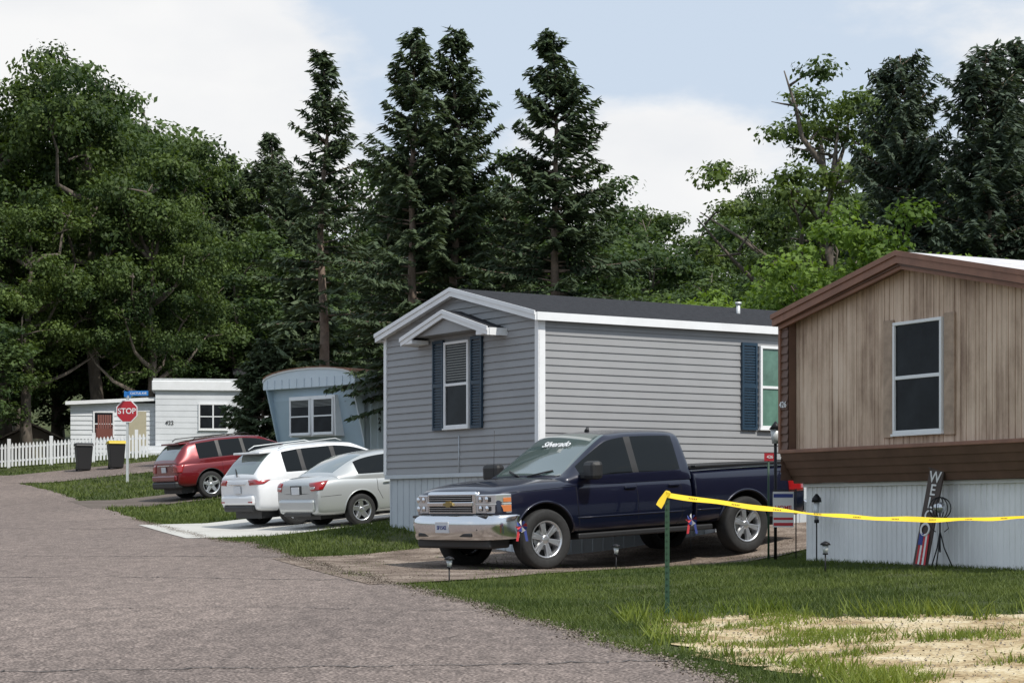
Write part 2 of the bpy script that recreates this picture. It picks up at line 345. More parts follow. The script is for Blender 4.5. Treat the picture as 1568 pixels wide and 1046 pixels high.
def spruce(nm,seed,Ht,Rr,bare=.08,dens=1.,lmat='needle',pw=.85,dz=.30,lowsparse=0.,tops=1):
    rng=np.random.default_rng(seed); geos=[]; V=[];T=[]
    tp=[(rng.normal()*.03*i*.5,rng.normal()*.03*i*.5,Ht*i/9-(.4 if i==0 else 0)) for i in range(10)]
    rb=.013*Ht+.04
    geos.append(tubegeo(tp,[rb*(1-.95*i/9) for i in range(10)],8)); tpA=np.array(tp)
    z=bare*Ht
    while z<Ht*.985:
        t=(z/Ht-bare)/(1-bare)
        nb=rng.integers(4,7)
        wl=rng.uniform(.75,1.15)
        for k in range(nb):
            if t<.5 and rng.random()<lowsparse*(1-t*1.2): 
                if rng.random()<.4:
                    a=rng.uniform(0,6.28); l_=rng.uniform(.5,1.1); geos.append(tubegeo([(tpA[3,0],tpA[3,1],z),(math.cos(a)*l_,math.sin(a)*l_,z-.15)],[.025,.008],4,False))
                continue
            a=rng.uniform(0,2*math.pi); L=Rr*((1-t)**pw)*rng.uniform(.65,1.15)*wl*(min(1,.6+t*3)) + .12
            o=np.array([np.interp(z,tpA[:,2],tpA[:,0]),np.interp(z,tpA[:,2],tpA[:,1]),z+rng.uniform(-.12,.12)])
            out=np.array([math.cos(a),math.sin(a),0.]); side=np.array([-out[1],out[0],0.])
            rise=.6*t-.08+rng.uniform(-.08,.12); droop=-.38*(1-t)
            def pos(s): 
                s=np.asarray(s)[...,None]; return o+out*L*s+np.array([0,0,1.])*(L*(rise*s+droop*s*s+.2*s**3))
            if L>.5:
                geos.append(tubegeo(pos(np.array([0,.35,.7,1.])),[.035,.024,.014,.005],4,False))
            ns=max(5,int(L/.095*dens)); S=np.linspace(.15,1.0,ns)
            for sg in (-1,1):
                l=np.minimum(.62,.30*L*(1-S)+.2)*rng.uniform(.65,1.15,ns)
                for f in (.15,.5,.85):
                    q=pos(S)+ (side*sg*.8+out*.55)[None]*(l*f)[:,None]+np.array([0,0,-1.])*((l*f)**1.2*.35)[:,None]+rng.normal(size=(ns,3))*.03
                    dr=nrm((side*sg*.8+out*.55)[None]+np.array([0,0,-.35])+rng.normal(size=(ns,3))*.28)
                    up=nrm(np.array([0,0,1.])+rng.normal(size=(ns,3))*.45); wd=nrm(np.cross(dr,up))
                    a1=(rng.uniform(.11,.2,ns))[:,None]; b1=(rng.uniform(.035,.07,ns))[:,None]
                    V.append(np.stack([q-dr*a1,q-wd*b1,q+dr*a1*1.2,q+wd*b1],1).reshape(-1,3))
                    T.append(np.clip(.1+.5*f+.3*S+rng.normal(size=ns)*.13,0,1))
        z+=dz*rng.uniform(.7,1.3)*(1.15-.5*t)
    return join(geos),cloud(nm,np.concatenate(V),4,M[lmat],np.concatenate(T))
class Tree:
    def __init__(s,g,fm,bark):
        s.tm=bpy.data.meshes.new('trunk'); s.tm.from_pydata([tuple(v) for v in g[0][0]],[],g[0][1]); s.tm.materials.append(bark)
        s.tm.polygons.foreach_set('use_smooth',[True]*len(s.tm.polygons)); s.fm=g[1]
    def put(s,name,x,y,h,h0,rz=0.,wide=1.,parent=None,z=None):
        k=h/h0; o=bpy.data.objects.new(name,s.tm); COL.objects.link(o); o.location=(x,y,(hz(x,y) if z is None else z)); o.scale=(k*wide,k*wide,k); o.rotation_euler=(0,0,rz)
        if parent: o.parent=parent
        f=bpy.data.objects.new('foliage',s.fm); COL.objects.link(f); f.parent=o; return o
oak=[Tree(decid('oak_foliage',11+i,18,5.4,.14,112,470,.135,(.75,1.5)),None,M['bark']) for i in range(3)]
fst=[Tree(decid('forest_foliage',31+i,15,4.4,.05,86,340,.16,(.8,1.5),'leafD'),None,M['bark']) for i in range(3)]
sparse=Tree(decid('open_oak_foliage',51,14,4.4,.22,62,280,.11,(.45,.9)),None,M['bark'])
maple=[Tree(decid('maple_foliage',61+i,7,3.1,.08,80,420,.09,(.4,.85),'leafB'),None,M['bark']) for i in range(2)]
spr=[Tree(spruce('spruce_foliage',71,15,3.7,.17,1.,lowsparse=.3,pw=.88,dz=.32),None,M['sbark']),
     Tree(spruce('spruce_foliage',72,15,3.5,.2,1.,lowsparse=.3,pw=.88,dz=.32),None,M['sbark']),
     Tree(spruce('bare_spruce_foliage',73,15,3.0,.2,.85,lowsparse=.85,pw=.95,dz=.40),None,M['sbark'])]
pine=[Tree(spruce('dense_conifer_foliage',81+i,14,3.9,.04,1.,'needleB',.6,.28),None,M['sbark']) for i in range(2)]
sspr=Tree(spruce('small_spruce_foliage',91,5,2.0,.02,1.3,'needle',.8,.2),None,M['sbark'])

spr[2].put('spruce_tree',-6.45,72,14.5,15,0)
spr[0].put('spruce_tree',-3.15,66,14.1,15,1.,1.0); spr[1].put('spruce_tree',-1.85,66.8,14.2,15,2.5,1.0)
spr[1].put('spruce_tree',1.3,64,13.7,15,.3,1.05)
spr[0].put('spruce_tree',-4.4,76,10.4,15,4.); spr[0].put('spruce_tree',-.3,75,10.2,15,2.)
sspr.put('spruce_tree',-9.0,76,4.6,5,0,1.); sspr.put('spruce_tree',-7.6,78,7,5,2.,1.)
pine[0].put('conifer_tree',11.6,62,12.7,14,0,.85); pine[1].put('conifer_tree',13.3,59,12.3,14,1,.95); pine[0].put('conifer_tree',15.0,61,12.9,14,2.2,.95); pine[1].put('conifer_tree',17.2,64,12.5,14,3.2)
sparse.put('oak_tree',10.2,70,13.2,14,.4,.95)
maple[0].put('maple_tree',8.2,50,6.6,7,0,.95); maple[1].put('maple_tree',6.5,54,5.4,7,2,1.); maple[0].put('maple_tree',4.6,58,4.6,7,4,1.); maple[1].put('maple_tree',10.3,52,6.0,7,3,.9)
oak[0].put('oak_tree',-18.6,94,17.4,18,0,.82); oak[1].put('oak_tree',-23.2,96,17.5,18,1,.92); oak[2].put('oak_tree',-28,98,16.8,18,2)
oak[1].put('oak_tree',-20.8,90,11.5,18,3.,1.); oak[2].put('oak_tree',-15.9,92,11.8,18,.7,.85); oak[0].put('oak_tree',-25,89,12.2,18,5.,1.)
oak[2].put('oak_tree',-17.2,99,14.4,18,4.5,.95)
forest=empty('forest_backdrop')
TX=[-40,-29.3,-25.9,-20,-16.6,-14.3,-9.9,-6.9,-.9,4.3,8.1,10.3,12.6,16.3,21,29.3,45]
TZ=[27,26.5,27,26,22.5,21,22.3,23,23,21.5,20.0,19.6,20.8,21.2,22.5,25,25]
r=random.Random(5)
for row,(yb,k,dx) in enumerate([(128,1.,3.9),(112,.9,3.8),(98,.72,4.0)]):
    x=-36*yb/120
    while x<40*yb/120:
        yy_=yb+r.uniform(-4,4); xe=x/yb*120
        top=1.6+(np.interp(xe,TX,TZ)-1.6)*yb/120*k*(1-.13*r.random())
        g=hz(x,yy_); h=max(6,top-g)
        tr=r.choice(fst+fst+[oak[r.randrange(3)]]); h0=18 if tr in oak else 15
        if not(row==2 and x<-11): tr.put('forest_tree',x,yy_,h,h0,r.uniform(0,6),r.uniform(.85,1.1)*max(.8,min(1.3,15/h)),forest)
        x+=dx*r.uniform(.7,1.3)
x=-30
while x<32:
    yy_=87+r.uniform(-3,3)
    if not(-21<x<-9): fst[r.randrange(3)].put('forest_undergrowth',x,yy_,r.uniform(6,8.5),15,r.uniform(0,6),1.35,forest)
    x+=3.4
x=-30
while x<-8:
    fst[r.randrange(3)].put('forest_undergrowth',x,r.uniform(97,101),r.uniform(8,10),15,r.uniform(0,6),1.3,forest); x+=2.8
for px,top,y in ((-13.2,22.6,115),(-15.4,21.0,113),(-14.5,20.8,116),(-11.7,20,110),(-16.4,20.6,111)):
    spr[r.randrange(2)].put('forest_spruce',px,y,top-hz(px,y),15,r.uniform(0,6),1.,forest)

# ------------------------------------------------------------------ grass
def inpoly(x,y,P):
    c=np.zeros(x.shape,bool); n=len(P)
    for i in range(n):
        x1,y1=P[i]; x2,y2=P[(i+1)%n]
        k=((y1>y)!=(y2>y))&(x<(x2-x1)*(y-y1)/(y2-y1+1e-12)+x1); c^=k
    return c
ZON=[[(-6.2,39.9),(-8.3,46.6),(-1.5,51.0),(.6,43.9)],[(-1.7,25.0),(-3.7,32.2),(4.2,37.2),(6.3,32.9)],[(-11.4,57.0),(-13.0,61.6),(-5,66.5),(-4,62.2)],[(-17.8,74.3),(-20.5,80.5),(-6,86),(-5,80)]]
def vnoise(x,y,s,seed=0):
    return (np.sin(x*s+seed)+np.sin(y*s*1.3+seed*2)+np.sin((x+y)*s*.7+1.3*seed)+np.sin((x-y)*s*1.9+seed))/4
def grass(name,n,y0,y1,x0,x1,hh,w,mt,cond=None,tb=0.):
    y=y0+(y1-y0)*RNG.uniform(0,1,n)**1.25; x=RNG.uniform(0,1,n)
    lo=np.maximum(x0,edge(y)-.25) if cond is None else x0; x=lo+(x1-lo)*x
    ok=np.abs(x)<.275*y+1.0
    if cond is None:
        e=edge(y)+wob(y,.10,1.); ok&=(x>e-.02+RNG.normal(size=n)*.07)
        for P in ZON: ok&=~inpoly(x+RNG.normal(size=n)*.12,y+RNG.normal(size=n)*.12,P)
        inside=(x>sandL(y)+RNG.normal(size=n)*.14)&(y<sandT(x)+RNG.normal(size=n)*.35)
        ok&=~inside
        thin=vnoise(x,y,2.3,1)+vnoise(x,y,6.,4)*.6; ok&=(thin>-.5)|(RNG.random(n)<.28)
    else: ok&=cond(x,y)
    x=x[ok];y=y[ok];n=len(x); z=H(x,y)
    h=hh*RNG.uniform(.5,1.3,n)*(1+.35*vnoise(x,y,1.7,2)+.25*vnoise(x,y,7,5)); a=RNG.uniform(0,2*np.pi,n)
    d=np.stack([np.cos(a),np.sin(a),np.zeros(n)],-1); b=np.stack([x,y,z-.005],-1)
    ln=RNG.normal(size=(n,2))*.5
    tip=b+np.stack([ln[:,0]*h,ln[:,1]*h,h],-1)
    V=np.stack([b-d*w,b+d*w,tip],1).reshape(-1,3)
    T=np.clip(.42+tb+.36*vnoise(x,y,.9,3)+.3*vnoise(x,y,3.1,6)+RNG.normal(size=n)*.2,0,1)
    me=cloud(name,V,3,mt,T); o=bpy.data.objects.new(name,me); COL.objects.link(o); return o
grass('lawn_grass',320000,13.2,33.5,-4,9,.05,.006,M['grass'])
grass('lawn_grass',90000,31,52,-9,4,.075,.012,M['grass'])
grass('lawn_grass',50000,48,92,-26,-2,.10,.024,M['grass'])
drv=lambda x,y: inpoly(x,y,ZON[1])&((vnoise(x,y,3.1,2)+.8*vnoise(x,y,7,3)+RNG.normal(size=x.shape)*.2)>.62)
grass('driveway_weeds',30000,25,34,-4,4,.05,.008,M['grass'],drv)
sandc=lambda x,y:(x>sandL(y))&(y<sandT(x))&((vnoise(x,y,2.1,3)+.7*vnoise(x,y,5.3,7)+RNG.normal(size=x.shape)*.2)>.40)
grass('weeds',60000,13,20,1.5,6,.075,.008,M['weed'],sandc)
tallc=lambda x,y:((np.abs(y-sandT(x))<.5)|(np.abs(x-sandL(y))<.25))&(x>edge(y)+.2)&((vnoise(x,y,5,9)+RNG.normal(size=x.shape)*.2)>.25)&(x>1.0)
grass('weeds',30000,13,20.5,1,6,.15,.010,M['weed'],tallc)
n=16000; y=RNG.uniform(13,50,n); x=edge(y)+wob(y,.10,1.)+RNG.normal(size=n)*.09-.03; 
y2=RNG.uniform(13.5,20,7000); x2=RNG.uniform(1,6,7000); k=(x2>sandL(y2))&(y2<sandT(x2)); x=np.r_[x,x2[k]]; y=np.r_[y,y2[k]]
y3=RNG.uniform(25,35,5000); x3=RNG.uniform(-4,5,5000); k=inpoly(x3,y3,ZON[1]); x=np.r_[x,x3[k]]; y=np.r_[y,y3[k]]; n=len(x)
C=np.stack([x,y,H(x,y)+.026],-1); Nn=nrm(np.array([0,0,1.])+RNG.normal(size=(n,3))*.4)
me=cloud('edge_gravel',leaves(C,Nn,.010,RNG,.8),4,M['debris'],RNG.uniform(0,1,n)); COL.objects.link(bpy.data.objects.new('edge_gravel',me))

# ------------------------------------------------------------------ building helpers
def lap(name,p,mt,axis,pl,u0,u1,z0,z1,pitch=.11,depth=.014,top=None,sgn=-1):
    V=[];F=[]; z=z0
    def P(u,o,zz): return (pl+sgn*o,u,zz) if axis=='x' else (u,pl+sgn*o,zz)
    while z<z1-.005:
        zb=min(z+pitch,z1)
        def rng_(zz):
            if top is None: return u0,u1
            return top(zz)
        a0,b0=rng_(z); a1,b1=rng_(zb)
        if b0-a0<.02: break
        i=len(V)
        V+=[P(a0,0,z),P(b0,0,z),P(b0,depth,z),P(a0,depth,z),P(b0,depth,z+.012),P(a0,depth,z+.012),P(b1,.002,zb),P(a1,.002,zb)]
        F+=[(i,i+1,i+2,i+3),(i+3,i+2,i+4,i+5),(i+5,i+4,i+6,i+7)]
        z=zb
    return mobj(name,V,F,mt,p)
def ribs(name,p,mt,axis,pl,u0,u1,z0,z1,pitch=.12,d=.015,w=.3,sgn=-1):
    pr=[];u=u0
    while u<u1-1e-6:
        pr+= [(u,0),(u+pitch*(1-w),0),(u+pitch*(1-w*.8),d),(u+pitch*(1-w*.2),d)]; u+=pitch
    pr=[q for q in pr if q[0]<u1]+[(u1,0)]
    V=[];F=[]
    for i,(u,o) in enumerate(pr):
        for z in (z0,z1): V.append((pl+sgn*o,u,z) if axis=='x' else (u,pl+sgn*o,z))
        if i: F.append((2*i-2,2*i,2*i+1,2*i-1))
    return mobj(name,V,F,mt,p)
def wb(name,p,mt,axis,pl,u0,u1,o0,o1,z0,z1,bv=0.,sgn=-1):
    if axis=='x': return ext(name,p,mt,(pl+sgn*o0,u0,z0),(pl+sgn*o1,u1,z1),bv)
    return ext(name,p,mt,(u0,pl+sgn*o0,z0),(u1,pl+sgn*o1,z1),bv)
def window(p,axis,pl,uc,z0,z1,w,fm,fw=.045,blinds=.0,mull=0,sgn=-1,gm=None,hung=True):
    u0,u1=uc-w/2,uc+w/2; gm=gm or M['wgl2']
    wb('window_glass',p,gm,axis,pl,u0+.01,u1-.01,.002,.028,z0+.01,z1-.01,sgn=sgn)
    for a,b,c,d in ((u0,u1,z1-fw,z1),(u0,u1,z0,z0+fw),(u0,u0+fw,z0+fw,z1-fw),(u1-fw,u1,z0+fw,z1-fw)):
        wb('window_frame',p,fm,axis,pl,a,b,.0,.055,c,d,.006,sgn)
    zm=(z0+z1)/2
    if hung: wb('window_rail',p,fm,axis,pl,u0+fw,u1-fw,.001,.048,zm-.022,zm+.022,.004,sgn)
    for i in range(mull):
        um=u0+(i+1)*(u1-u0)/(mull+1); wb('window_mullion',p,fm,axis,pl,um-.03,um+.03,.001,.05,z0+fw,z1-fw,.004,sgn)
    if blinds:
        z=z1-fw-.03
        while z>z1-(z1-z0)*blinds:
            wb('blind_slat',p,M['blind'],axis,pl,u0+fw+.015,u1-fw-.015,.027,.031,z-.009,z+.008,sgn=sgn); z-=.042
    wb('window_sill',p,fm,axis,pl,u0-.02,u1+.02,.0,.07,z0-.03,z0-.001,.005,sgn)

# ------------------------------------------------------------------ gray mobile home
g=empty('gray_mobile_home',(.41,32,0),rad(32.8)); W=4.75; Lh=16; zs=2.30; ze=4.68; zp=5.29
ext('wall_core',g,M['dark'],(.03,.03,zs),(Lh,W-.03,ze-.02))
prism('gable_core',g,M['dark'],[(.03,ze-.02),(W-.03,ze-.02),(W/2,zp-.08)],'x',.03,Lh)
sl=(zp-ze)/(W/2)
def gtop(z):
    if z<=ze-.03: return (.0,W)
    k=(z-ze+.03)/sl; return (k,W-k)
lap('front_siding',g,M['gsiding'],'x',0,0,W,zs,zp-.08,.115,.022,gtop)
lap('side_siding',g,M['gsiding'],'y',0,0,Lh,zs,ze-.03,.115,.018)
ribs('front_skirting',g,M['gskirt'],'x',.05,0.05,W-.05,.6,zs,.2,.012,.12)
ribs('side_skirting',g,M['gskirt'],'y',.05,0.05,Lh,.6,zs,.2,.012,.12)
wb('skirt_cap',g,M['gskirt'],'x',0,-.0,W,-.04,.03,zs-.07,zs-.002,.005); wb('skirt_cap_side',g,M['gskirt'],'y',0,.0,Lh,-.04,.028,zs-.072,zs-.003,.005)
wb('corner_trim_front',g,M['white'],'x',0,-.03,.07,.0,.032,zs,ze-.03,.004); wb('corner_trim_side',g,M['white'],'y',0,-.0295,.10,.0,.030,zs,ze-.031,.004)
wb('far_corner_trim',g,M['white'],'x',0,W-.06,W+.03,.0,.032,zs,ze-.03,.004)
def gable_roof(p,W,x0,x1,ze,zp,over,th,rm,fm,fh,yc=None,name='roof'):
    yc=W/2 if yc is None else yc; hw=W/2; s=(zp-ze)/hw; e=hw+over
    for sg,n in ((-1,'near'),(1,'far')):
        a=(yc,zp); b=(yc+sg*e,zp-s*e)
        prism(f'{name}_{n}',p,rm,[(a[0],a[1]),(b[0],b[1]),(b[0],b[1]+th),(a[0],a[1]+th)],'x',x0,x1)
        prism(f'{name}_rake_{n}',p,fm,[(a[0],a[1]+th-.012),(b[0]-sg*-.01,b[1]+th-.012),(b[0]+sg*.01,b[1]-fh+th),(a[0],a[1]-fh+th)],'x',x0-.03,x0+.0)
        prism(f'{name}_rake_lip_{n}',p,fm,[(a[0],a[1]+th+.012),(b[0]+sg*.02,b[1]+th+.012),(b[0]+sg*.02,b[1]+th-.05),(a[0],a[1]+th-.05)],'x',x0-.05,x0-.031)
        prism(f'{name}_fascia_{n}',p,fm,[(b[0],b[1]-fh+th),(b[0]+sg*.03,b[1]-fh+th),(b[0]+sg*.03,b[1]+th-.005),(b[0],b[1]+th-.005)],'x',x0,x1)
        prism(f'{name}_soffit_{n}',p,fm,[(yc+sg*(hw-.0),b[1]-fh+th+.02),(b[0]-sg*.001,b[1]-fh+th+.02),(b[0]-sg*.001,b[1]-fh+th+.035),(yc+sg*hw,b[1]-fh+th+.035)],'x',x0,x1)
gable_roof(g,W,-.12,Lh+.2,ze,zp-.06,.11,.05,M['shingle'],M['white'],.13)
prism('front_soffit',g,M['white'],[(-.1,ze-.075),(W/2,zp-.11),(W+.1,ze-.075),(W+.1,ze-.06),(W/2,zp-.09),(-.1,ze-.06)],'x',-.11,-.0)
dg=2.30
gable_roof(g,2.5,-.34,-.005,4.52,4.86,.10,.04,M['shingle'],M['white'],.12,yc=dg-.05,name='accent_gable')
prism('accent_gable_fill',g,M['gsiding'],[(dg-1.2,4.54),(dg+1.1,4.54),(dg-.05,4.86)],'x',-.30,-.03)
for sg in (-1,1): ext('gable_return',g,M['white'],(-.36,dg-.05+sg*1.0,4.43),(-.03,dg-.05+sg*1.33,4.50),.01)
window(g,'x',-.02,2.335,3.03,4.43,.76,M['white'],blinds=.45)
def shutter(p,axis,pl,u0,u1,z0,z1):
    for a,b,c,d in ((u0,u1,z1-.05,z1),(u0,u1,z0,z0+.05),(u0,u0+.04,z0+.05,z1-.05),(u1-.04,u1,z0+.05,z1-.05),(u0+.04,u1-.04,(z0+z1)/2-.03,(z0+z1)/2+.03)):
        wb('shutter_frame',p,M['shutter'],axis,pl,a,b,.0,.04,c,d)
    z=z0+.06
    while z<z1-.07:
        wb('shutter_slat',p,M['shutter'],axis,pl,u0+.04,u1-.04,.0,.028,z,z+.032); z+=.045
shutter(g,'x',-.02,1.57,1.91,3.0,4.47); shutter(g,'x',-.02,2.76,3.10,3.0,4.47)
window(g,'y',-.02,4.72,3.03,4.38,.84,M['white'],blinds=.0,gm=mat('glass_painted_green_reflection',(.10,.19,.15),.15,var=.4,scale=2)); shutter(g,'y',-.02,3.93,4.25,3.0,4.42); shutter(g,'y',-.02,5.18,5.5,3.0,4.42)  # side window: green reflection is painted into the glass base colour
tube('roof_vent',g,M['galv'],[(5.1,1.5,4.9),(5.1,1.5,5.25)],.035); tube('roof_vent_cap',g,M['galv'],[(5.1,1.5,5.23),(5.1,1.5,5.27)],.055)
tube('meter_conduit',g,M['gskirt'],[(-.03,2.3,2.3),(-.03,2.3,2.9)],.008)

# ------------------------------------------------------------------ brown mobile home
b=empty('brown_mobile_home',(6.127,23.148,0),rad(27)); W=5.2; z0=2.03; z1=2.47; ze=4.20; zp=4.76; Lh=15; FX=-.24; PX=-.12
ext('core',b,M['dark'],(.05,.05,z0+.02),(Lh,W-.05,ze-.05)); 
prism('gable_core',b,M['dark'],[(.03,ze-.06),(W-.03,ze-.06),(W/2,zp-.1)],'x',-.06,Lh)
ribs('front_skirting',b,M['bskirt'],'x',.10,.0,W-.1,.4,z0,.10,.014,.35)
ribs('far_skirting',b,M['bskirt'],'y',W-.1,.1,Lh,.4,z0,.10,.014,.35,sgn=1)
ribs('near_skirting',b,M['bskirt'],'y',.1,.1,Lh,.4,z0,.10,.014,.35)
sl=(zp-ze)/(W/2); V=[];F=[]
u=.16; 
def ht(u): return ze-.02+sl*(W/2-abs(u-W/2))-.05
wp=[.10,.13,.07,.16,.10,.12,.20,.08]; wi=0
while u<W-.16:
    u2=min(u+wp[wi%8],W-.16); wi+=1; i=len(V); q=PX; q2=PX+.014
    V+=[(q,u,z1),(q,u2-.012,z1),(q,u2-.012,ht(u2-.012)),(q,u,ht(u)),(q2,u2-.010,z1),(q2,u2-.002,z1),(q2,u2-.002,ht(u2)),(q2,u2-.010,ht(u2)),(q,u2,z1),(q,u2,ht(u2))]
    F+=[(i,i+3,i+2,i+1),(i+1,i+2,i+7,i+4),(i+4,i+7,i+6,i+5),(i+5,i+6,i+9,i+8)]; u=u2
mobj('wood_panel_front',V,F,M['wood'],b)
ext('front_core',b,M['dark'],(PX+.03,.1,z1),(.05,W-.1,ze-.1))
for (a,c,nm) in ((W-.17,W,'far'),(0,.17,'near')):
    lap(f'{nm}_column_siding',b,M['bbrown'],'x',FX,a,c,z1,ze-.03,.105,.02)
    ext(f'{nm}_column',b,M['bbrown'],(FX+.005,a+.002,z1),(.0,c-.002,ze-.06))
lap('far_wall_siding',b,M['bbrown'],'y',W,FX,Lh,z1-.4,ze-.03,.105,.02,sgn=1)
lap('near_wall_siding',b,M['bbrown'],'y',0,FX,Lh,z1-.4,ze-.03,.105,.02)
wb('base_trim',b,M['rbrown'],'x',PX,-.01,W+.02,.0,.16,z1-.05,z1+.0,.008)
wb('corner_bead',b,M['rbrown'],'x',FX,W-.02,W+.025,.0,.035,z1,ze-.08,.005)
V=[];F=[];n=4
for k in range(n):
    f0,f1=k/n,(k+1)/n
    xa=-.26+.24*f0; xb=-.26+.24*f1-.016; za=z1-.05-(z1-.05-z0)*f0; zb=z1-.05-(z1-.05-z0)*f1; i=len(V)
    V+=[(xa,.0,za),(xa,W,za),(xb,W,zb),(xb,0,zb),(xb+.016,0,zb),(xb+.016,W,zb)]
    F+=[(i,i+1,i+2,i+3),(i+3,i+2,i+5,i+4)]
mobj('kick_band',V,F,M['bbrown'],b)
prism('kick_end_far',b,M['bbrown'],[(-.26,z1-.05),(-.02,z0+.001),(.4,z0+.001),(.4,z1-.05)],'y',W-.02,W-.001)
wb('skirt_cap',b,M['bskirt'],'x',.10,.0,W-.08,.0,.05,z0-.05,z0-.002,.004)
gable_roof(b,W,-.32,Lh,ze,zp-.02,.05,.05,M['mroof'],M['rbrown'],.14)
prism('front_soffit',b,M['bbrown'],[(-.03,ze-.10),(W/2,zp-.14),(W+.03,ze-.10),(W+.03,ze-.07),(W/2,zp-.11),(-.03,ze-.07)],'x',-.31,PX+.01)
prism('inner_rake',b,M['rbrown'],[(.0,ze-.15),(.0,ze-.03),(W/2,zp-.06),(W,ze-.03),(W,ze-.15),(W/2,zp-.18)],'x',-.29,-.25)
wc=2.44; atr=mat('aged_trim',(.38,.28,.205),.8,var=.25,scale=6)
for a,c in ((wc-.68,wc-.49),(wc+.49,wc+.68)): wb('window_side_board',b,atr,'x',PX,a,c,.0,.03,2.56,4.0,.004)
window(b,'x',PX,wc,2.60,3.96,.94,mat('aluminium_window_frame',(.78,.79,.79),.4),.04,gm=M['wgl2'])
text('house_number',b,M['white'],'426',.11,(FX-.035,W-.085,3.06),(rad(90),0,rad(-90)))
wb('corner_light_box',b,M['bbrown'],'x',FX,.06,.12,.04,.08,3.9,4.1)

# ------------------------------------------------------------------ blue mobile home
bl=empty('blue_mobile_home',(-4.65,66,0),rad(45)); W=4.35; Lh=14
prof=[(.25,3.2),(-.22,5.35),(-.22,5.75),(0.3,5.75),(Lh,5.75),(Lh,3.2)]
prism('body',bl,M['blue'],prof,'y',.02,W-.02)
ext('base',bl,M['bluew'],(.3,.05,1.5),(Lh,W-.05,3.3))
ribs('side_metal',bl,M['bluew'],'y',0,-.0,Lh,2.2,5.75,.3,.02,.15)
ribs('front_metal',bl,M['blue'],'x',.26,.05,W-.05,3.2,3.6,.3,.02,.2)
ra=[(-.12,5.72)]+[(W/2+(W/2+.12)*math.sin(t),6.02+.34*math.cos(t)-.0) for t in np.linspace(-math.pi/2,math.pi/2,15)]+[(W+.12,5.72)]
prism('roof_cap',bl,M['bluew'],ra,'x',-.5,Lh)
prism('roof_edge',bl,M['white'],[(q[0],q[1]+.0) for q in ra[1:-1]]+[(q[0],q[1]-.07) for q in ra[1:-1]][::-1],'x',-.53,-.501)
prism('roof_rust_line',bl,M['rust'],[(q[0],q[1]+.015) for q in ra[2:-2]]+[(q[0],q[1]-.01) for q in ra[2:-2]][::-1],'x',-.56,Lh)
for k in range(12):
    yk=.1+k*(W-.2)/11; wb('cap_rib',bl,M['bluew'],'x',-.5,yk-.015,yk+.015,.0,.025,5.74,6.02)
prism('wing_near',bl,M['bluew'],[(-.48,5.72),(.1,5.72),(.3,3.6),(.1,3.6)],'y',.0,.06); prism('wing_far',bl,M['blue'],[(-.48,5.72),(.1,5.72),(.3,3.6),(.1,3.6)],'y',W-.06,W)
prism('bay',bl,M['white'],[(.3,4.15),(-.32,4.15),(-.36,5.45),(.3,5.45)],'y',1.0,3.3)
for a in (1.05,2.2):
    window(bl,'x',-.34,a+.53,4.22,5.38,1.02,M['white'],.06,blinds=.25)
window(bl,'y',0,1.8,4.0,5.2,.8,M['white'])
text('house_number',bl,M['black'],'4\n2\n4',.26,(.62,-.03,4.6),(rad(90),0,0))

# ------------------------------------------------------------------ white mobile home (far)
w=empty('white_mobile_home',(-15.3,90,0),rad(8)); 
ext('main_body',w,M['wmetal'],(0,0,4.6),(12,4,7.35)); ext('skirting',w,M['white'],(.03,.03,3.0),(12,3.9,4.6))
lap('wall_siding',w,M['wmetal'],'y',0,.0,12,4.62,6.98,.25,.012)
ext('roof_band',w,M['white'],(-.15,-.15,6.98),(12,4.1,7.4),.03); ext('roof_top',w,M['galv'],(-.1,-.1,7.4),(12,4,7.5))
ext('annex_body',w,M['wmetal'],(-3.6,.4,4.0),(-.01,4,6.45)); lap('annex_siding',w,M['wmetal'],'y',.4,-3.6,-.01,4.1,6.3,.2,.03)
prism('annex_roof',w,M['white'],[(-3.8,6.35),(.0,6.55),(.0,6.7),(-3.8,6.5)],'y',.1,4.1)
window(w,'y',-.02,2.45,5.3,6.45,1.25,M['white'],.07,mull=1,blinds=.0); window(w,'y',.38,-2.2,5.0,6.1,.9,M['white'],.07)
ext('door',w,M['beige'],(-1.2,.34,4.3),(-.4,.38,6.1)); ext('end_window',w,M['wgl2'],(-3.64,1.2,5.0),(-3.59,2.2,5.9))
for k in range(4): ext('porch_step',w,M['wmetal'],(-.6,-.9+.22*k,4.0),(.5,-.68+.22*k,4.15+.15*k))
text('house_number',w,M['black'],'422',.24,(.6,-.04,5.6),(rad(90),0,0))
bg=empty('beige_house',(-12.6,97,0),rad(10)); ext('walls',bg,M['beige'],(0,0,4.5),(9,6,8.2)); 
prism('roof',bg,M['shingle'],[(-.4,8.1),(3,9.1),(6.4,8.1)],'x',-.3,9.3); lap('siding',bg,M['beige'],'y',0,0,9,4.6,8.1,.22,.03)
sh=empty('garden_shed',(-22.3,92,hz(-22.3,92)),rad(15)); prism('walls',sh,M['shed'],[(0,0),(2.4,0),(2.4,1.0),(1.2,1.55),(0,1.0)],'y',0,2.5); prism('roof',sh,M['gravel'],[(-.2,.95),(1.2,1.6),(2.6,.95),(2.6,1.03),(1.2,1.70),(-.2,1.03)],'y',-.2,2.6)
ext('door',sh,M['beige'],(.7,-.04,.1),(1.7,.01,1.0))

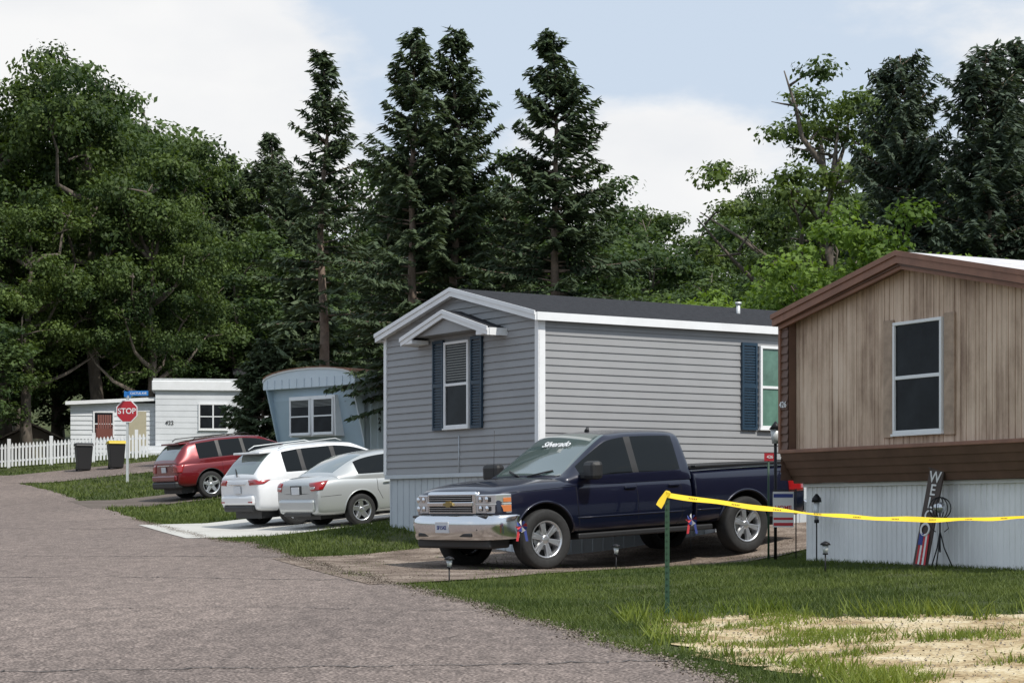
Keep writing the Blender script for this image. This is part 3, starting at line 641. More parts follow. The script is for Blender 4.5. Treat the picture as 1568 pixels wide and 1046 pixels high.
# ------------------------------------------------------------------ picket fence
fe=empty('picket_fence')
xx=-22.5
V=[];F=[]
def addbox(a,b_):
    i=len(V); x0_,y0_,z0_=a; x1_,y1_,z1_=b_
    V.extend([(x0_,y0_,z0_),(x1_,y0_,z0_),(x1_,y1_,z0_),(x0_,y1_,z0_),(x0_,y0_,z1_),(x1_,y0_,z1_),(x1_,y1_,z1_),(x0_,y1_,z1_)])
    F.extend([(i,i+3,i+2,i+1),(i+4,i+5,i+6,i+7),(i,i+1,i+5,i+4),(i+1,i+2,i+6,i+5),(i+2,i+3,i+7,i+6),(i+3,i,i+4,i+7)])
def fy(x): return 86.5+(x+22)*-.16
k=0
while xx<-14.8:
    yk=fy(xx); zk=hz(xx,yk)
    if k%12==0: addbox((xx-.06,yk-.02,zk-.2),(xx+.06,yk+.1,zk+1.2))
    else:
        i=len(V); h=zk+1.02; V.extend([(xx-.04,yk,zk+.06),(xx+.04,yk,zk+.06),(xx+.04,yk,h-.08),(xx,yk,h),(xx-.04,yk,h-.08),(xx-.04,yk+.02,zk+.06),(xx+.04,yk+.02,zk+.06),(xx+.04,yk+.02,h-.08),(xx,yk+.02,h),(xx-.04,yk+.02,h-.08)])
        F.extend([(i,i+1,i+2,i+3,i+4),(i+9,i+8,i+7,i+6,i+5),(i,i+4,i+9,i+5),(i+1,i+6,i+7,i+2),(i+2,i+7,i+8,i+3),(i+3,i+8,i+9,i+4)])
    if k%4==0:
        for zz in (.25,.8):
            x2=xx+.56; za=zk+zz; zb=hz(x2,fy(x2))+zz; i=len(V)
            V.extend([(xx,yk+.025,za),(x2,fy(x2)+.025,zb),(x2,fy(x2)+.025,zb+.08),(xx,yk+.025,za+.08)]); F.append((i,i+1,i+2,i+3))
    xx+=.15;k+=1
mobj('pickets_and_rails',V,F,M['white'],fe)

# ------------------------------------------------------------------ trash bins
def bin_(x,y,mt,lid):
    e=empty('trash_bin',(x,y,hz(x,y)),rad(20)); V=[(-.24,-.26,.05),(.24,-.26,.05),(.24,.26,.05),(-.24,.26,.05),(-.31,-.36,.95),(.31,-.36,.95),(.31,.36,.95),(-.31,.36,.95)]
    bevel(mobj('bin_body',V,[(0,3,2,1),(4,5,6,7),(0,1,5,4),(1,2,6,5),(2,3,7,6),(3,0,4,7)],mt,e),.03)
    prism('bin_lid',e,lid,[(-.40,.96),(.38,.96),(.34,1.04),(-.2,1.08),(-.38,1.02)],'x',-.33,.33,.01)
    for s in (-.22,.22): 
        V2,F2=tubegeo([(s-.03,.28,.12),(s+.03,.28,.12)],.12,12); mobj('bin_wheel',V2,F2,M['rubber'],e)
    tube('bin_handle',e,mt,[(-.25,.42,.95),(.25,.42,.95)],.02)
bin_(-16.4,80.3,M['black'],M['black']); bin_(-15.1,80.,M['black'],mat('yellow_lid',(.6,.45,.03),.5))
pc=empty('porch_chair',(-17.0,87.5,hz(-17.3,87.5)+.9),rad(10)); pc.scale=(.8,.8,.8)
rw=mat('red_wood',(.16,.05,.035),.6)
for k in range(6): box('back_slat',pc,rw,(-.3+k*.12,0,.75),(.09,.03,.9),(rad(-10),0,0))
box('seat',pc,rw,(0,-.3,.35),(.75,.6,.05)); box('front_panel',pc,rw,(0,-.6,.2),(.75,.05,.5)); 
for s in (-.4,.4): box('arm',pc,rw,(s,-.3,.6),(.09,.7,.04)); box('leg',pc,rw,(s,-.55,.1),(.07,.07,1.0))
# ------------------------------------------------------------------ stop sign
s=empty('stop_sign',(-13.2,72,hz(-13.2,72)),rad(-10))
ext('post',s,M['galv'],(-.04,-.03,-.2),(.04,.03,2.95))
def octo(r): return [(r*math.cos(rad(22.5+45*i)),2.42+r*math.sin(rad(22.5+45*i))) for i in range(8)]
prism('border',s,M['white'],octo(.41),'y',-.06,-.04); prism('face',s,M['stopred'],octo(.375),'y',-.066,-.0605)
text('lettering',s,M['white'],'STOP',.27,(0,-.072,2.42),(rad(90),0,0))
ext('street_name_blade',s,M['signblue'],(.05,-.02,2.95),(.75,0.0,3.12)); text('street_name',s,M['white'],'CACTUS AVE',.10,(.4,-.025,3.03),(rad(90),0,0))
box('cross_blade',s,M['signblue'],(0,0,3.0),(.02,.6,.2)); ext('blade_bracket',s,M['galv'],(-.05,-.04,2.86),(.06,.04,2.96))

# ------------------------------------------------------------------ vehicles
def finish(o,ang=32):
    dg_=bpy.context.evaluated_depsgraph_get(); me=bpy.data.meshes.new_from_object(o.evaluated_get(dg_)); o.modifiers.clear(); o.data=me
    bm=bmesh.new(); bm.from_mesh(me); bmesh.ops.remove_doubles(bm,verts=bm.verts,dist=1e-4)
    for f in bm.faces: f.smooth=True
    for e in bm.edges:
        if len(e.link_faces)==2: e.smooth = e.calc_face_angle(0)<rad(ang)
    bvh=BVHTree.FromBMesh(bm); bm.to_mesh(me); bm.free(); return bvh
def sect(w_,zb,zt,cr,belt=1.):
    h=zt-zb
    return [(0,zb),(.80*w_,zb),(.945*w_,zb+.05*h),(.985*w_,zb+.22*h),(w_,zb+.45*h),(.992*w_,zb+.66*h),(.965*w_,zb+.86*h),(.90*w_,zb+.975*h),(.55*w_,zt+cr*.7),(0,zt+cr)]
def body(name,p,mt,st,arches,R_,cutmat,hw,sub=2,crease=None):
    V=[];F=[];m=None
    for (x,w_,zb,zt,cr) in st:
        S=sect(w_,zb,zt,cr); ring=[(x,y,z) for y,z in S]+[(x,-y,z) for y,z in S[1:-1]][::-1]; m=len(ring); V+=ring
    for i in range(len(st)-1):
        for k in range(m): F.append((i*m+k,i*m+(k+1)%m,(i+1)*m+(k+1)%m,(i+1)*m+k))
    F.append(tuple(range(m))[::-1]); F.append(tuple((len(st)-1)*m+k for k in range(m)))
    o=mobj(name,V,F,mt,p)
    bm=bmesh.new(); bm.from_mesh(o.data); bmesh.ops.recalc_face_normals(bm,faces=bm.faces); bm.to_mesh(o.data); bm.free()
    sb=o.modifiers.new('s','SUBSURF'); sb.levels=sub; sb.render_levels=sub
    cs=[]
    for ax,az in arches:
        for sg in (-1,1):
            V2,F2=tubegeo([(ax,sg*(hw-.38),az),(ax,sg*(hw+.3),az)],R_,36); c=mobj('cut',V2,F2,cutmat,p); cs.append(c)
            bm=bmesh.new(); bm.from_mesh(c.data); bmesh.ops.recalc_face_normals(bm,faces=bm.faces); bm.to_mesh(c.data); bm.free()
            bo=o.modifiers.new('b','BOOLEAN'); bo.object=c; bo.operation='DIFFERENCE'; bo.solver='EXACT'
            try: bo.material_mode='TRANSFER'
            except Exception: pass
    bpy.context.view_layer.update()
    bvh=finish(o)
    for c in cs: bpy.data.objects.remove(c)
    return o,bvh
def house(name,p,paint,st,sub=2):
    V=[];F=[];MI=[];mm=None
    for (x,wb_,zb,wr,zr_,sf,tf) in st:
        hh=zr_-zb
        S=[(wb_,zb-.10),(wb_*.995,zb+min(.03,.3*hh)),(wr+(wb_-wr)*.14,zb+.87*hh),(wr*.95,zb+.97*hh),(wr*.5,zr_+.012),(0,zr_+.02)]
        ring=[(x,y,z) for y,z in S]+[(x,-y,z) for y,z in S[:-1]][::-1]; mm=len(ring); V+=ring
    for i in range(len(st)-1):
        sf,tf=st[i][5],st[i][6]
        for k in range(mm-1):
            F.append((i*mm+k,i*mm+k+1,(i+1)*mm+k+1,(i+1)*mm+k)); kk=min(k,mm-2-k)
            MI.append((3 if sf==2 else 1) if (kk==1 and sf) else (2 if (kk>=3 and tf) else 0))
    F.append(tuple(range(mm))); MI.append(0); F.append(tuple((len(st)-1)*mm+k for k in range(mm))[::-1]); MI.append(0)
    o=mobj(name,V,F,[paint,M['glass'],M['wglass'],M['black']],p); o.data.polygons.foreach_set('material_index',MI)
    bm=bmesh.new(); bm.from_mesh(o.data); bmesh.ops.recalc_face_normals(bm,faces=bm.faces)
    cl_=bm.edges.layers.float.get('crease_edge') or bm.edges.layers.float.new('crease_edge')
    cv_=bm.verts.layers.float.get('crease_vert') or bm.verts.layers.float.new('crease_vert')
    for e in bm.edges:
        if len(e.link_faces)==2 and e.link_faces[0].material_index!=e.link_faces[1].material_index: e[cl_]=.9
    for v in bm.verts:
        ms=[f.material_index for f in v.link_faces]
        if ms.count(1)==1 or ms.count(2)==1 or (1 in ms and len(ms)-ms.count(1)==1): v[cv_]=.85
    bm.to_mesh(o.data); bm.free()
    sb=o.modifiers.new('s','SUBSURF'); sb.levels=sub; sb.render_levels=sub
    bpy.context.view_layer.update(); bvh=finish(o,50); return o,bvh
def seam(p,bvh,pts,mt,r=.005,sides=(1,-1),name='panel_gap'):
    for sg in sides:
        q=[]
        for i in range(len(pts)-1):
            for t in np.linspace(0,1,7)[:(7 if i==len(pts)-2 else 6)]:
                x=pts[i][0]*(1-t)+pts[i+1][0]*t; z=pts[i][1]*(1-t)+pts[i+1][1]*t
                h=bvh.ray_cast(Vector((x,sg*2,z)),Vector((0,-sg,0)))
                if h[0] is not None and abs(h[0].y)>.4: q.append(h[0])
        if len(q)>1: tube(name,p,mt,q,r,4)
def patch(name,p,bvh,c4,d,mt,nu=10,nv=8,off=.008):
    d=Vector(d).normalized(); c=[Vector(q) for q in c4]; V=[];F=[]
    for i in range(nu+1):
        for j in range(nv+1):
            u=i/nu;v=j/nv; q=(c[0]*(1-u)+c[1]*u)*(1-v)+(c[3]*(1-u)+c[2]*u)*v
            h=bvh.ray_cast(q,d); V.append(h[0]-d*off if h[0] is not None else None)
    for i in range(nu):
        for j in range(nv):
            f=(i*(nv+1)+j,(i+1)*(nv+1)+j,(i+1)*(nv+1)+j+1,i*(nv+1)+j+1)
            if all(V[k] is not None for k in f): F.append(f)
    V=[v if v is not None else Vector((0,0,.5)) for v in V]
    o=mobj(name,V,F,mt,p,smooth=True); so=o.modifiers.new('t','SOLIDIFY'); so.thickness=.012; so.offset=0; return o
def wheel(p,x,y,R_,wd,ns,rim=.68,double=False):
    sg=1 if y>0 else -1; e=empty('wheel',(x,y,R_)); e.parent=p
    h=wd/2; rr=R_*rim
    pr=[(rr,-h*.85),(R_*.9,-h),(R_*.975,-h*.86),(R_,-h*.6),(R_,h*.6),(R_*.975,h*.86),(R_*.9,h),(rr+.01,h*.9),(rr,h*.8)]
    revolve('tyre',e,M['rubber'],pr,40)
    revolve('rim_lip',e,M['rim'],[(rr+.002,sg*h*.92),(rr-.012,sg*h*.93),(rr-.025,sg*h*.75),(rr-.03,-sg*h*.6)],40)
    revolve('rim_back',e,M['dark'],[(0.001,-sg*h*.1),(rr-.028,-sg*h*.1)],30)
    revolve('brake_disc',e,M['galv'],[(.04,sg*h*.05),(rr*.55,sg*h*.05)],30)
    revolve('hub',e,M['rim'],[(0.001,sg*h*.78),(.045,sg*h*.78),(.065,sg*h*.7),(.08,sg*h*.3)],20)
    for k in range(ns):
        a=2*math.pi*k/ns+.3
        for da in ((-.11,.11) if double else (0,)):
            r0,r1=.04,rr-.015; w0,w1=(.022,.020) if double else (.050,.034); V=[]
            for r_,w_,dy in ((r0,w0,.72),(r1,w1,.82)):
                aa=a+(da if r_==r1 else da*.3)
                for s_,yy_ in ((-1,dy),(1,dy),(1.3,dy-.35),(-1.3,dy-.35)):
                    V.append((r_*math.cos(aa)-s_*w_*math.sin(aa),sg*h*yy_,r_*math.sin(aa)+s_*w_*math.cos(aa)))
            o=mobj('spoke',V,[(0,1,5,4),(1,2,6,5),(2,3,7,6),(3,0,4,7),(0,3,2,1),(4,5,6,7)],M['rim'],e)
            bm=bmesh.new(); bm.from_mesh(o.data); bmesh.ops.recalc_face_normals(bm,faces=bm.faces); bm.to_mesh(o.data); bm.free(); bevel(o,.005)
def mirror_(p,mt,x,y,z,sc=1.):
    for sg in (1,-1):
        box('side_mirror',p,mt,(x,sg*(y+.13*sc),z),(.14*sc,.24*sc,.2*sc),(0,0,rad(-12*sg)),.045*sc)
        box('mirror_arm',p,M['black'],(x+.01,sg*(y+.0),z-.06*sc),(.07*sc,.14*sc,.04*sc))
def arch_lips(p,bvh,ax,az,r,mt,rt=.014,a0=-15,a1=195):
    for sg in (1,-1):
        q=[]
        for a in np.linspace(rad(a0),rad(a1),26):
            x=ax+(r+.012)*math.cos(a); z=az+(r+.012)*math.sin(a); h=bvh.ray_cast(Vector((x,sg*2,z)),Vector((0,-sg,0)))
            if h[0] is not None and abs(h[0].y)>.6: q.append(h[0]+Vector((0,sg*.002,0)))
        if len(q)>2: tube('wheel_arch_lip',p,mt,q,rt,6)
def place(name,x,y,rzdeg,wbase):
    c,s_=math.cos(rad(rzdeg)),math.sin(rad(rzdeg)); za=hz(x,y); zb=hz(x+c*wbase,y+s_*wbase)
    e=empty(name,(x,y,za+.015)); e.rotation_mode='XYZ'; e.rotation_euler=(0,-math.atan2(zb-za,wbase),rad(rzdeg)); return e
# ---- pickup truck
t=place('pickup_truck',2.92,32.15,216.9,3.65); NV=M['navy']; t.scale=(1.04,1.02,1.01)
st=[(.985,.99,.46,1.20,.0),(1.0,1.0,.44,1.235,.0),(1.5,1.005,.44,1.24,0),(2.4,1.005,.44,1.235,0),(3.0,1.0,.44,1.23,.02),(3.3,1.0,.45,1.235,.035),(3.7,1.0,.46,1.225,.05),(4.05,.99,.47,1.20,.045),(4.28,.975,.5,1.165,.04),(4.40,.95,.52,1.12,.03),(4.44,.92,.54,1.09,.02)]
bo,bv=body('cab_and_front_body',t,NV,st,[(3.65,.42)],.50,M['dark'],1.0)
gh=[(3.30,.90,1.22,.80,1.225,0,0),(3.20,.93,1.22,.80,1.27,0,1),(2.98,.95,1.22,.785,1.42,1,1),(2.78,.955,1.22,.765,1.57,1,1),(2.50,.96,1.225,.745,1.765,1,1),(2.36,.965,1.225,.74,1.835,1,0),(2.07,.965,1.23,.735,1.87,2,0),(1.97,.965,1.23,.735,1.875,1,0),(1.60,.965,1.23,.735,1.875,1,0),(1.20,.965,1.235,.73,1.86,0,0),(1.08,.96,1.235,.72,1.84,0,0),(1.00,.95,1.235,.71,1.79,0,1),(.985,.94,1.23,.71,1.25,0,0)]
go,gv=house('cab_roof_and_windows',t,NV,gh)
stb=[(-1.20,.985,.50,1.28,0),(-1.19,.995,.48,1.30,0),(-.9,1.005,.47,1.305,0),(0,1.01,.47,1.30,0),(.6,1.005,.46,1.295,0),(.955,1.0,.46,1.29,0),(.965,.99,.47,1.28,0)]
bb,bbv=body('cargo_bed',t,NV,stb,[(0.,.42)],.50,M['dark'],1.0)
ext('bed_liner',t,M['black'],(-1.12,-.80,1.28),(.90,.80,1.315)); 
for sg in (1,-1): ext('bed_rail_cap',t,M['black'],(-1.17,sg*.86,1.29),(.93,sg*.97,1.325),.012)
ext('tailgate_cap',t,M['black'],(-1.22,-.93,1.29),(-1.14,.93,1.325),.01)
for sg in (1,-1): 
    patch('tail_lamp',t,bbv,[(-1.5,sg*1.2,1.24),(-1.02,sg*1.5,1.24),(-1.02,sg*1.5,.86),(-1.5,sg*1.2,.86)],(.35,-sg*1,0),M['redlens'],8,8)
ext('rear_bumper',t,M['chrome'],(-1.36,-.95,.52),(-1.2,.95,.72),.04)
arch_lips(t,bv,3.65,.42,.50,NV,.018); arch_lips(t,bbv,0,.42,.50,NV,.018)
for wx in (3.65,0):
    for sg in (1,-1): wheel(t,wx,sg*.88,.415,.27,6,.62,True)
ext('underbody',t,M['black'],(-1.1,-.6,.36),(4.2,.6,.6)); ext('rocker',t,M['black'],(.6,-.93,.38),(3.05,.93,.46),.02)
seam(t,bv,[(3.08,1.22),(3.10,.9),(3.05,.5)],M['dark']); seam(t,bv,[(2.03,1.23),(2.03,.5)],M['dark']); seam(t,bv,[(1.22,1.23),(1.22,.62),(1.3,.5)],M['dark']); seam(t,bv,[(1.3,.49),(3.04,.49)],M['dark'],.004)
seam(t,bv,[(1.02,.68),(3.1,.68)],NV,.012,name='body_crease'); seam(t,bv,[(1.0,1.13),(3.0,1.13),(4.2,1.08)],NV,.008,name='body_crease'); seam(t,bbv,[(.5,.68),(.93,.68)],NV,.012,name='body_crease')
for x_ in (2.16,1.36): 
    for sg in (1,-1):
        h=bv.ray_cast(Vector((x_,sg*2,1.06)),Vector((0,-sg,0)))[0]; box('door_handle',t,NV,(x_,h.y+sg*.018,1.06),(.2,.035,.04),None,.012)
mirror_(t,M['black'],2.93,.98,1.33,1.3)
ext('grille_surround',t,M['chrome'],(4.36,-.57,.775),(4.50,.57,1.115),.04); ext('grille_void',t,M['dark'],(4.38,-.50,.825),(4.505,.50,1.065))
for k in range(9): 
    z_=.835+k*.027; 
    if abs(z_-.945)>.03: ext('grille_bar',t,M['rim'],(4.49,-.495,z_),(4.512,.495,z_+.006))
for k in range(24): ext('grille_vbar',t,M['iron'],(4.488,-.5+k*.0425,.83),(4.510,-.492+k*.0425,1.06))
ext('grille_crossbar',t,M['chrome'],(4.48,-.53,.915),(4.53,.53,.975),.012); 
prism('front_emblem',t,mat('gold_emblem',(.30,.22,.08),.45,.6),[(-.12,.925),(-.05,.925),(-.05,.905),(.05,.905),(.05,.925),(.12,.925),(.10,.965),(.05,.965),(.05,.985),(-.05,.985),(-.05,.965),(-.10,.965)],'x',4.52,4.55)
for sg in (1,-1):
    plan=[(4.49,sg*.575),(4.475,sg*.80),(4.41,sg*.915),(4.24,sg*.985),(4.20,sg*.985),(4.1,sg*.8),(4.2,sg*.575)]
    prism('headlamp',t,M['lamp'],plan,'z',.81,1.07,.012)
    prism('headlamp_divider',t,M['galv'],[(a+.004,b_*1.003) for a,b_ in plan],'z',.934,.944)
    for (ya,yb_,za,zb_) in ((.62,.72,.845,.910),(.76,.86,.845,.910),(.62,.72,.97,1.035),(.76,.86,.97,1.035)):
        revolve('lamp_reflector',t,M['chrome'],[(.001,0),(.03,.006),(.04,.012)],16,(0,0,0)).matrix_local=Matrix.Translation((4.50-.10*max(0,(ya-.7)),sg*(ya+yb_)/2,(za+zb_)/2))@Matrix.Rotation(rad(90),4,'Z')
        ext('lamp_bezel',t,M['black'],(4.30,sg*ya,za),(4.490-.3*max(0,yb_-.80),sg*yb_,zb_),.01)
    prism('turn_signal',t,M['amber'],[(4.36,sg*.945),(4.28,sg*.978),(4.21,sg*.992),(4.2,sg*.85)],'z',.83,.92,.004); prism('turn_signal_up',t,M['amber'],[(4.32,sg*.963),(4.27,sg*.980),(4.21,sg*.992),(4.2,sg*.85)],'z',.96,1.02,.004)
bx=[(4.12,1.012),(4.35,.99),(4.50,.90),(4.58,.72),(4.62,.40),(4.63,0)]
ring=bx+[(a,-c) for a,c in bx[:-1]][::-1]; V=[];F=[]
zz=[(.46,-.03),(.50,.0),(.60,.015),(.68,.02),(.755,.0),(.775,-.06)]
for (z_,o_) in zz:
    for a,c in ring: V.append((a+o_*.8,c*(1+o_*.15),z_))
n=len(ring)
for j in range(len(zz)-1):
    for i in range(n-1): F.append((j*n+i,j*n+i+1,(j+1)*n+i+1,(j+1)*n+i))
o=mobj('front_bumper',V,F,M['chrome'],t,smooth=True); so=o.modifiers.new('s','SUBSURF'); so.levels=2; so.render_levels=2; so2=o.modifiers.new('t','SOLIDIFY'); so2.thickness=.02
ext('bumper_step',t,M['black'],(4.3,-.86,.755),(4.56,.86,.79),.015)
ext('air_dam',t,M['black'],(4.15,-.85,.33),(4.5,.85,.47),.03); ext('bumper_slot',t,M['black'],(4.55,-.62,.50),(4.635,.62,.55),.01)
ext('plate',t,M['plate'],(4.64,-.155,.555),(4.665,.155,.71),.005); text('plate_text',t,M['flagb'],'SF1542',.075,(4.668,0,.625),(rad(90),0,rad(90)))
for sg in (1,-1): ext('fog_slot',t,M['black'],(4.5,sg*.56,.57),(4.60,sg*.74,.67),.02)
for sg in (1,-1): tube('wiper',t,M['black'],[(3.26,sg*.1,1.275),(3.12,sg*.5,1.345)],.012,5)
hb=gv.ray_cast(Vector((2.63,0,3)),Vector((0,0,-1)))[0]
text('windshield_banner',t,M['white'],'Silverado',.17,(2.63+.010,0,hb.z+.018),(rad(35),0,rad(90)),.002)
tube('antenna',t,M['black'],[(3.15,-.85,1.25),(3.1,-.85,1.95)],.004,4); tube('shark_fin',t,M['black'],[(2.1,0,1.88),(2.08,0,1.94)],[.04,.015])
text('z71_badge',t,M['stopred'],'Z71',.13,(-.82,1.02,1.17),(rad(90),0,rad(180)),.004)

def car(name,x,y,rz,paint,wbase,hw,st,gh,R_,archR,ns=5,trim=None):
    e=place(name,x,y,rz,wbase); o,bv=body('body',e,paint,st,[(0,R_+.015),(wbase,R_+.015)],archR,M['dark'],hw); g_,gv=house('roof_and_windows',e,paint,gh)
    for xx_ in (0,wbase):
        arch_lips(e,bv,xx_,R_+.015,archR,trim or paint,.012)
        for sg in (1,-1): wheel(e,xx_,sg*(hw-.13),R_,.22,ns,.68)
    ext('underbody',e,M['black'],(st[0][0]+.2,-hw+.35,.2),(st[-1][0]-.3,hw-.35,.4))
    return e,bv,gv
# silver sedan
st=[(-.98,.78,.34,.90,0),(-.96,.83,.30,.97,.01),(-.80,.87,.27,1.03,.02),(-.4,.885,.25,1.05,.03),(.4,.895,.22,1.0,.02),(1.4,.90,.21,.97,.01),(2.3,.895,.22,.94,.02),(2.9,.885,.23,.88,.04),(3.3,.86,.25,.80,.04),(3.6,.80,.28,.70,.03),(3.72,.70,.32,.62,.0)]
gh=[(-.55,.80,1.02,.62,1.04,0,0),(-.45,.82,1.02,.62,1.10,0,1),(-.25,.83,1.01,.61,1.21,0,1),(.0,.84,1.0,.60,1.33,1,1),(.25,.845,.99,.59,1.41,1,0),(.62,.85,.98,.59,1.45,1,0),(1.0,.85,.97,.59,1.46,2,0),(1.07,.85,.97,.59,1.46,1,0),(1.55,.85,.96,.58,1.43,1,0),(1.72,.85,.955,.58,1.38,1,1),(2.2,.845,.945,.60,1.15,1,1),(2.6,.82,.93,.62,.955,0,0),(2.68,.80,.92,.62,.93,0,0)]
sc_,sbv,sgv=car('silver_sedan',-3.47,42.64,35.4,M['silver'],2.75,.90,st,gh,.32,.375)
for sg in (1,-1):
    patch('tail_lamp',sc_,sbv,[(-1.3,sg*.84,.94),(-1.12,sg*1.22,.97),(-1.17,sg*1.15,.80),(-1.3,sg*.90,.77)],(.8,-sg*.75,0),M['redlens'],10,8)
    patch('reverse_lamp',sc_,sbv,[(-1.3,sg*.87,.86),(-1.25,sg*1.0,.86),(-1.25,sg*1.0,.82),(-1.3,sg*.89,.82)],(.8,-sg*.75,0),M['lamp'],4,4,.014)
box('plate',sc_,M['plate'],(-.995,0,.79),(.02,.3,.15)); box('plate_recess',sc_,M['black'],(-.975,0,.80),(.02,.44,.18),None,.005)
ext('rear_bumper',sc_,M['silver'],(-1.03,-.70,.36),(-.85,.70,.62),.06); ext('rear_valance',sc_,M['black'],(-1.0,-.55,.27),(-.8,.55,.35),.02)
seam(sc_,sbv,[(.42,.98),(.40,.7),(.5,.5)],M['dark']); seam(sc_,sbv,[(1.05,.96),(1.05,.3)],M['dark']); seam(sc_,sbv,[(2.2,.93),(2.2,.35)],M['dark']); seam(sc_,sbv,[(.42,.30),(2.2,.30)],M['dark'])
seam(sc_,sbv,[(-.9,.66),(-.45,.66)],M['dark'],.004)
tube('trunk_gap',sc_,M['dark'],[(-.97,-.62,.73),(-.99,0,.72),(-.97,.62,.73)],.004,4)
mirror_(sc_,M['silver'],1.95,.88,1.0,.85)
for x_ in (.62,1.25):
    for sg in (1,-1): box('door_handle',sc_,M['silver'],(x_,sg*.905,.83),(.16,.03,.03),None,.01)
# white suv
st=[(-.88,.80,.42,1.02,0),(-.85,.87,.38,1.06,0),(-.6,.91,.34,1.10,0),(0,.92,.30,1.10,0),(1.3,.925,.28,1.08,0),(2.3,.92,.28,1.05,.02),(2.9,.91,.30,1.0,.04),(3.3,.88,.33,.92,.04),(3.55,.82,.38,.80,.02),(3.63,.74,.42,.72,0)]
gh=[(-.86,.80,1.04,.66,1.06,0,0),(-.82,.83,1.05,.66,1.13,0,1),(-.66,.86,1.07,.66,1.33,0,1),(-.48,.87,1.08,.66,1.50,0,1),(-.34,.875,1.08,.655,1.58,0,0),(-.18,.88,1.09,.65,1.63,1,0),(.22,.88,1.08,.65,1.67,2,0),(.30,.88,1.08,.65,1.675,1,0),(1.02,.88,1.07,.64,1.68,2,0),(1.10,.88,1.07,.64,1.68,1,0),(1.6,.88,1.06,.63,1.63,1,1),(2.25,.875,1.05,.65,1.35,1,1),(2.75,.84,1.04,.67,1.08,0,0)]
wc_,wbv,wgv=car('white_suv',-4.99,44.75,35.4,M['wpaint'],2.74,.92,st,gh,.36,.42)
for sg in (1,-1):
    patch('tail_lamp',wc_,wbv,[(-1.25,sg*.82,1.02),(-1.0,sg*1.35,1.04),(-1.1,sg*1.22,.93),(-1.25,sg*.86,.91)],(.8,-sg*.75,0),M['redlens'],12,8)
    ext('rear_reflector',wc_,M['redlens'],(-.955,sg*.52,.55),(-.90,sg*.68,.58),.005); tube('roof_rail',wc_,M['galv'],[(-.2,sg*.66,1.63),(-.05,sg*.66,1.70),(1.2,sg*.65,1.735),(1.35,sg*.64,1.68)],.012,6)
box('plate',wc_,M['plate'],(-.905,0,.82),(.02,.3,.15)); ext('tailgate_garnish',wc_,M['chrome'],(-.915,-.35,.925),(-.87,.35,.95),.005)
ext('rear_spoiler',wc_,M['wpaint'],(-.62,-.58,1.545),(-.25,.58,1.59),.015); ext('rear_bumper',wc_,M['wpaint'],(-.95,-.70,.50),(-.75,.70,.70),.05); ext('bumper_lower',wc_,M['black'],(-.92,-.66,.36),(-.7,.66,.50),.04)
tube('rear_wiper',wc_,M['black'],[(-.88,0,1.10),(-.74,.3,1.25)],.012,5)
for x_ in (.33,1.06,2.2): seam(wc_,wbv,[(x_,1.07),(x_,.4)],M['dark'])
mirror_(wc_,M['wpaint'],2.1,.9,1.12,.9)
ext('side_cladding',wc_,M['black'],(.45,-.915,.28),(2.3,.915,.36),.02)
# red suv
st=[(-.98,.84,.46,1.04,0),(-.95,.91,.42,1.08,0),(-.7,.955,.38,1.11,0),(0,.97,.34,1.12,0),(1.5,.975,.32,1.11,0),(2.5,.97,.32,1.10,.02),(3.1,.96,.34,1.07,.04),(3.5,.93,.36,1.02,.04),(3.75,.87,.4,.92,.02),(3.83,.8,.45,.82,0)]
gh=[(-.97,.84,1.06,.70,1.08,0,0),(-.94,.87,1.06,.70,1.16,0,1),(-.78,.89,1.08,.69,1.38,0,1),(-.62,.905,1.09,.69,1.54,0,1),(-.50,.91,1.09,.69,1.61,0,0),(-.3,.92,1.10,.68,1.66,1,0),(.33,.93,1.11,.68,1.70,2,0),(.41,.93,1.11,.68,1.705,1,0),(1.1,.93,1.11,.67,1.70,2,0),(1.18,.93,1.11,.67,1.695,1,0),(1.75,.93,1.1,.66,1.64,1,1),(2.4,.92,1.1,.67,1.37,1,1),(2.95,.88,1.09,.70,1.12,0,0)]
rc_,rbv,rgv=car('red_suv',-8.98,60.2,33,M['rpaint'],2.92,.97,st,gh,.38,.44,trim=M['black'])
for sg in (1,-1):
    patch('tail_lamp',rc_,rbv,[(-1.35,sg*.90,1.05),(-1.15,sg*1.30,1.07),(-1.2,sg*1.25,.80),(-1.35,sg*.95,.80)],(.8,-sg*.75,0),M['redlens'],10,8); tube('roof_rail',rc_,M['black'],[(-.35,sg*.69,1.67),(-.25,sg*.69,1.74),(1.3,sg*.68,1.75),(1.45,sg*.67,1.70)],.015,6)
box('plate',rc_,M['plate'],(-1.0,0,.90),(.02,.3,.15)); ext('tailgate_garnish',rc_,M['chrome'],(-1.01,-.4,1.0),(-.96,.4,1.03),.005); ext('bumper_lower',rc_,M['black'],(-1.06,-.82,.36),(-.8,.82,.56),.05); ext('rear_bumper',rc_,M['rpaint'],(-1.05,-.80,.57),(-.85,.80,.74),.04)
ext('rear_spoiler',rc_,M['rpaint'],(-.74,-.62,1.58),(-.4,.62,1.63),.015); ext('side_cladding',rc_,M['black'],(.45,-.975,.32),(2.45,.975,.42),.02)
for x_ in (.4,1.14,2.3): seam(rc_,rbv,[(x_,1.1),(x_,.45)],M['dark'])
mirror_(rc_,M['black'],2.3,.95,1.18,1.)

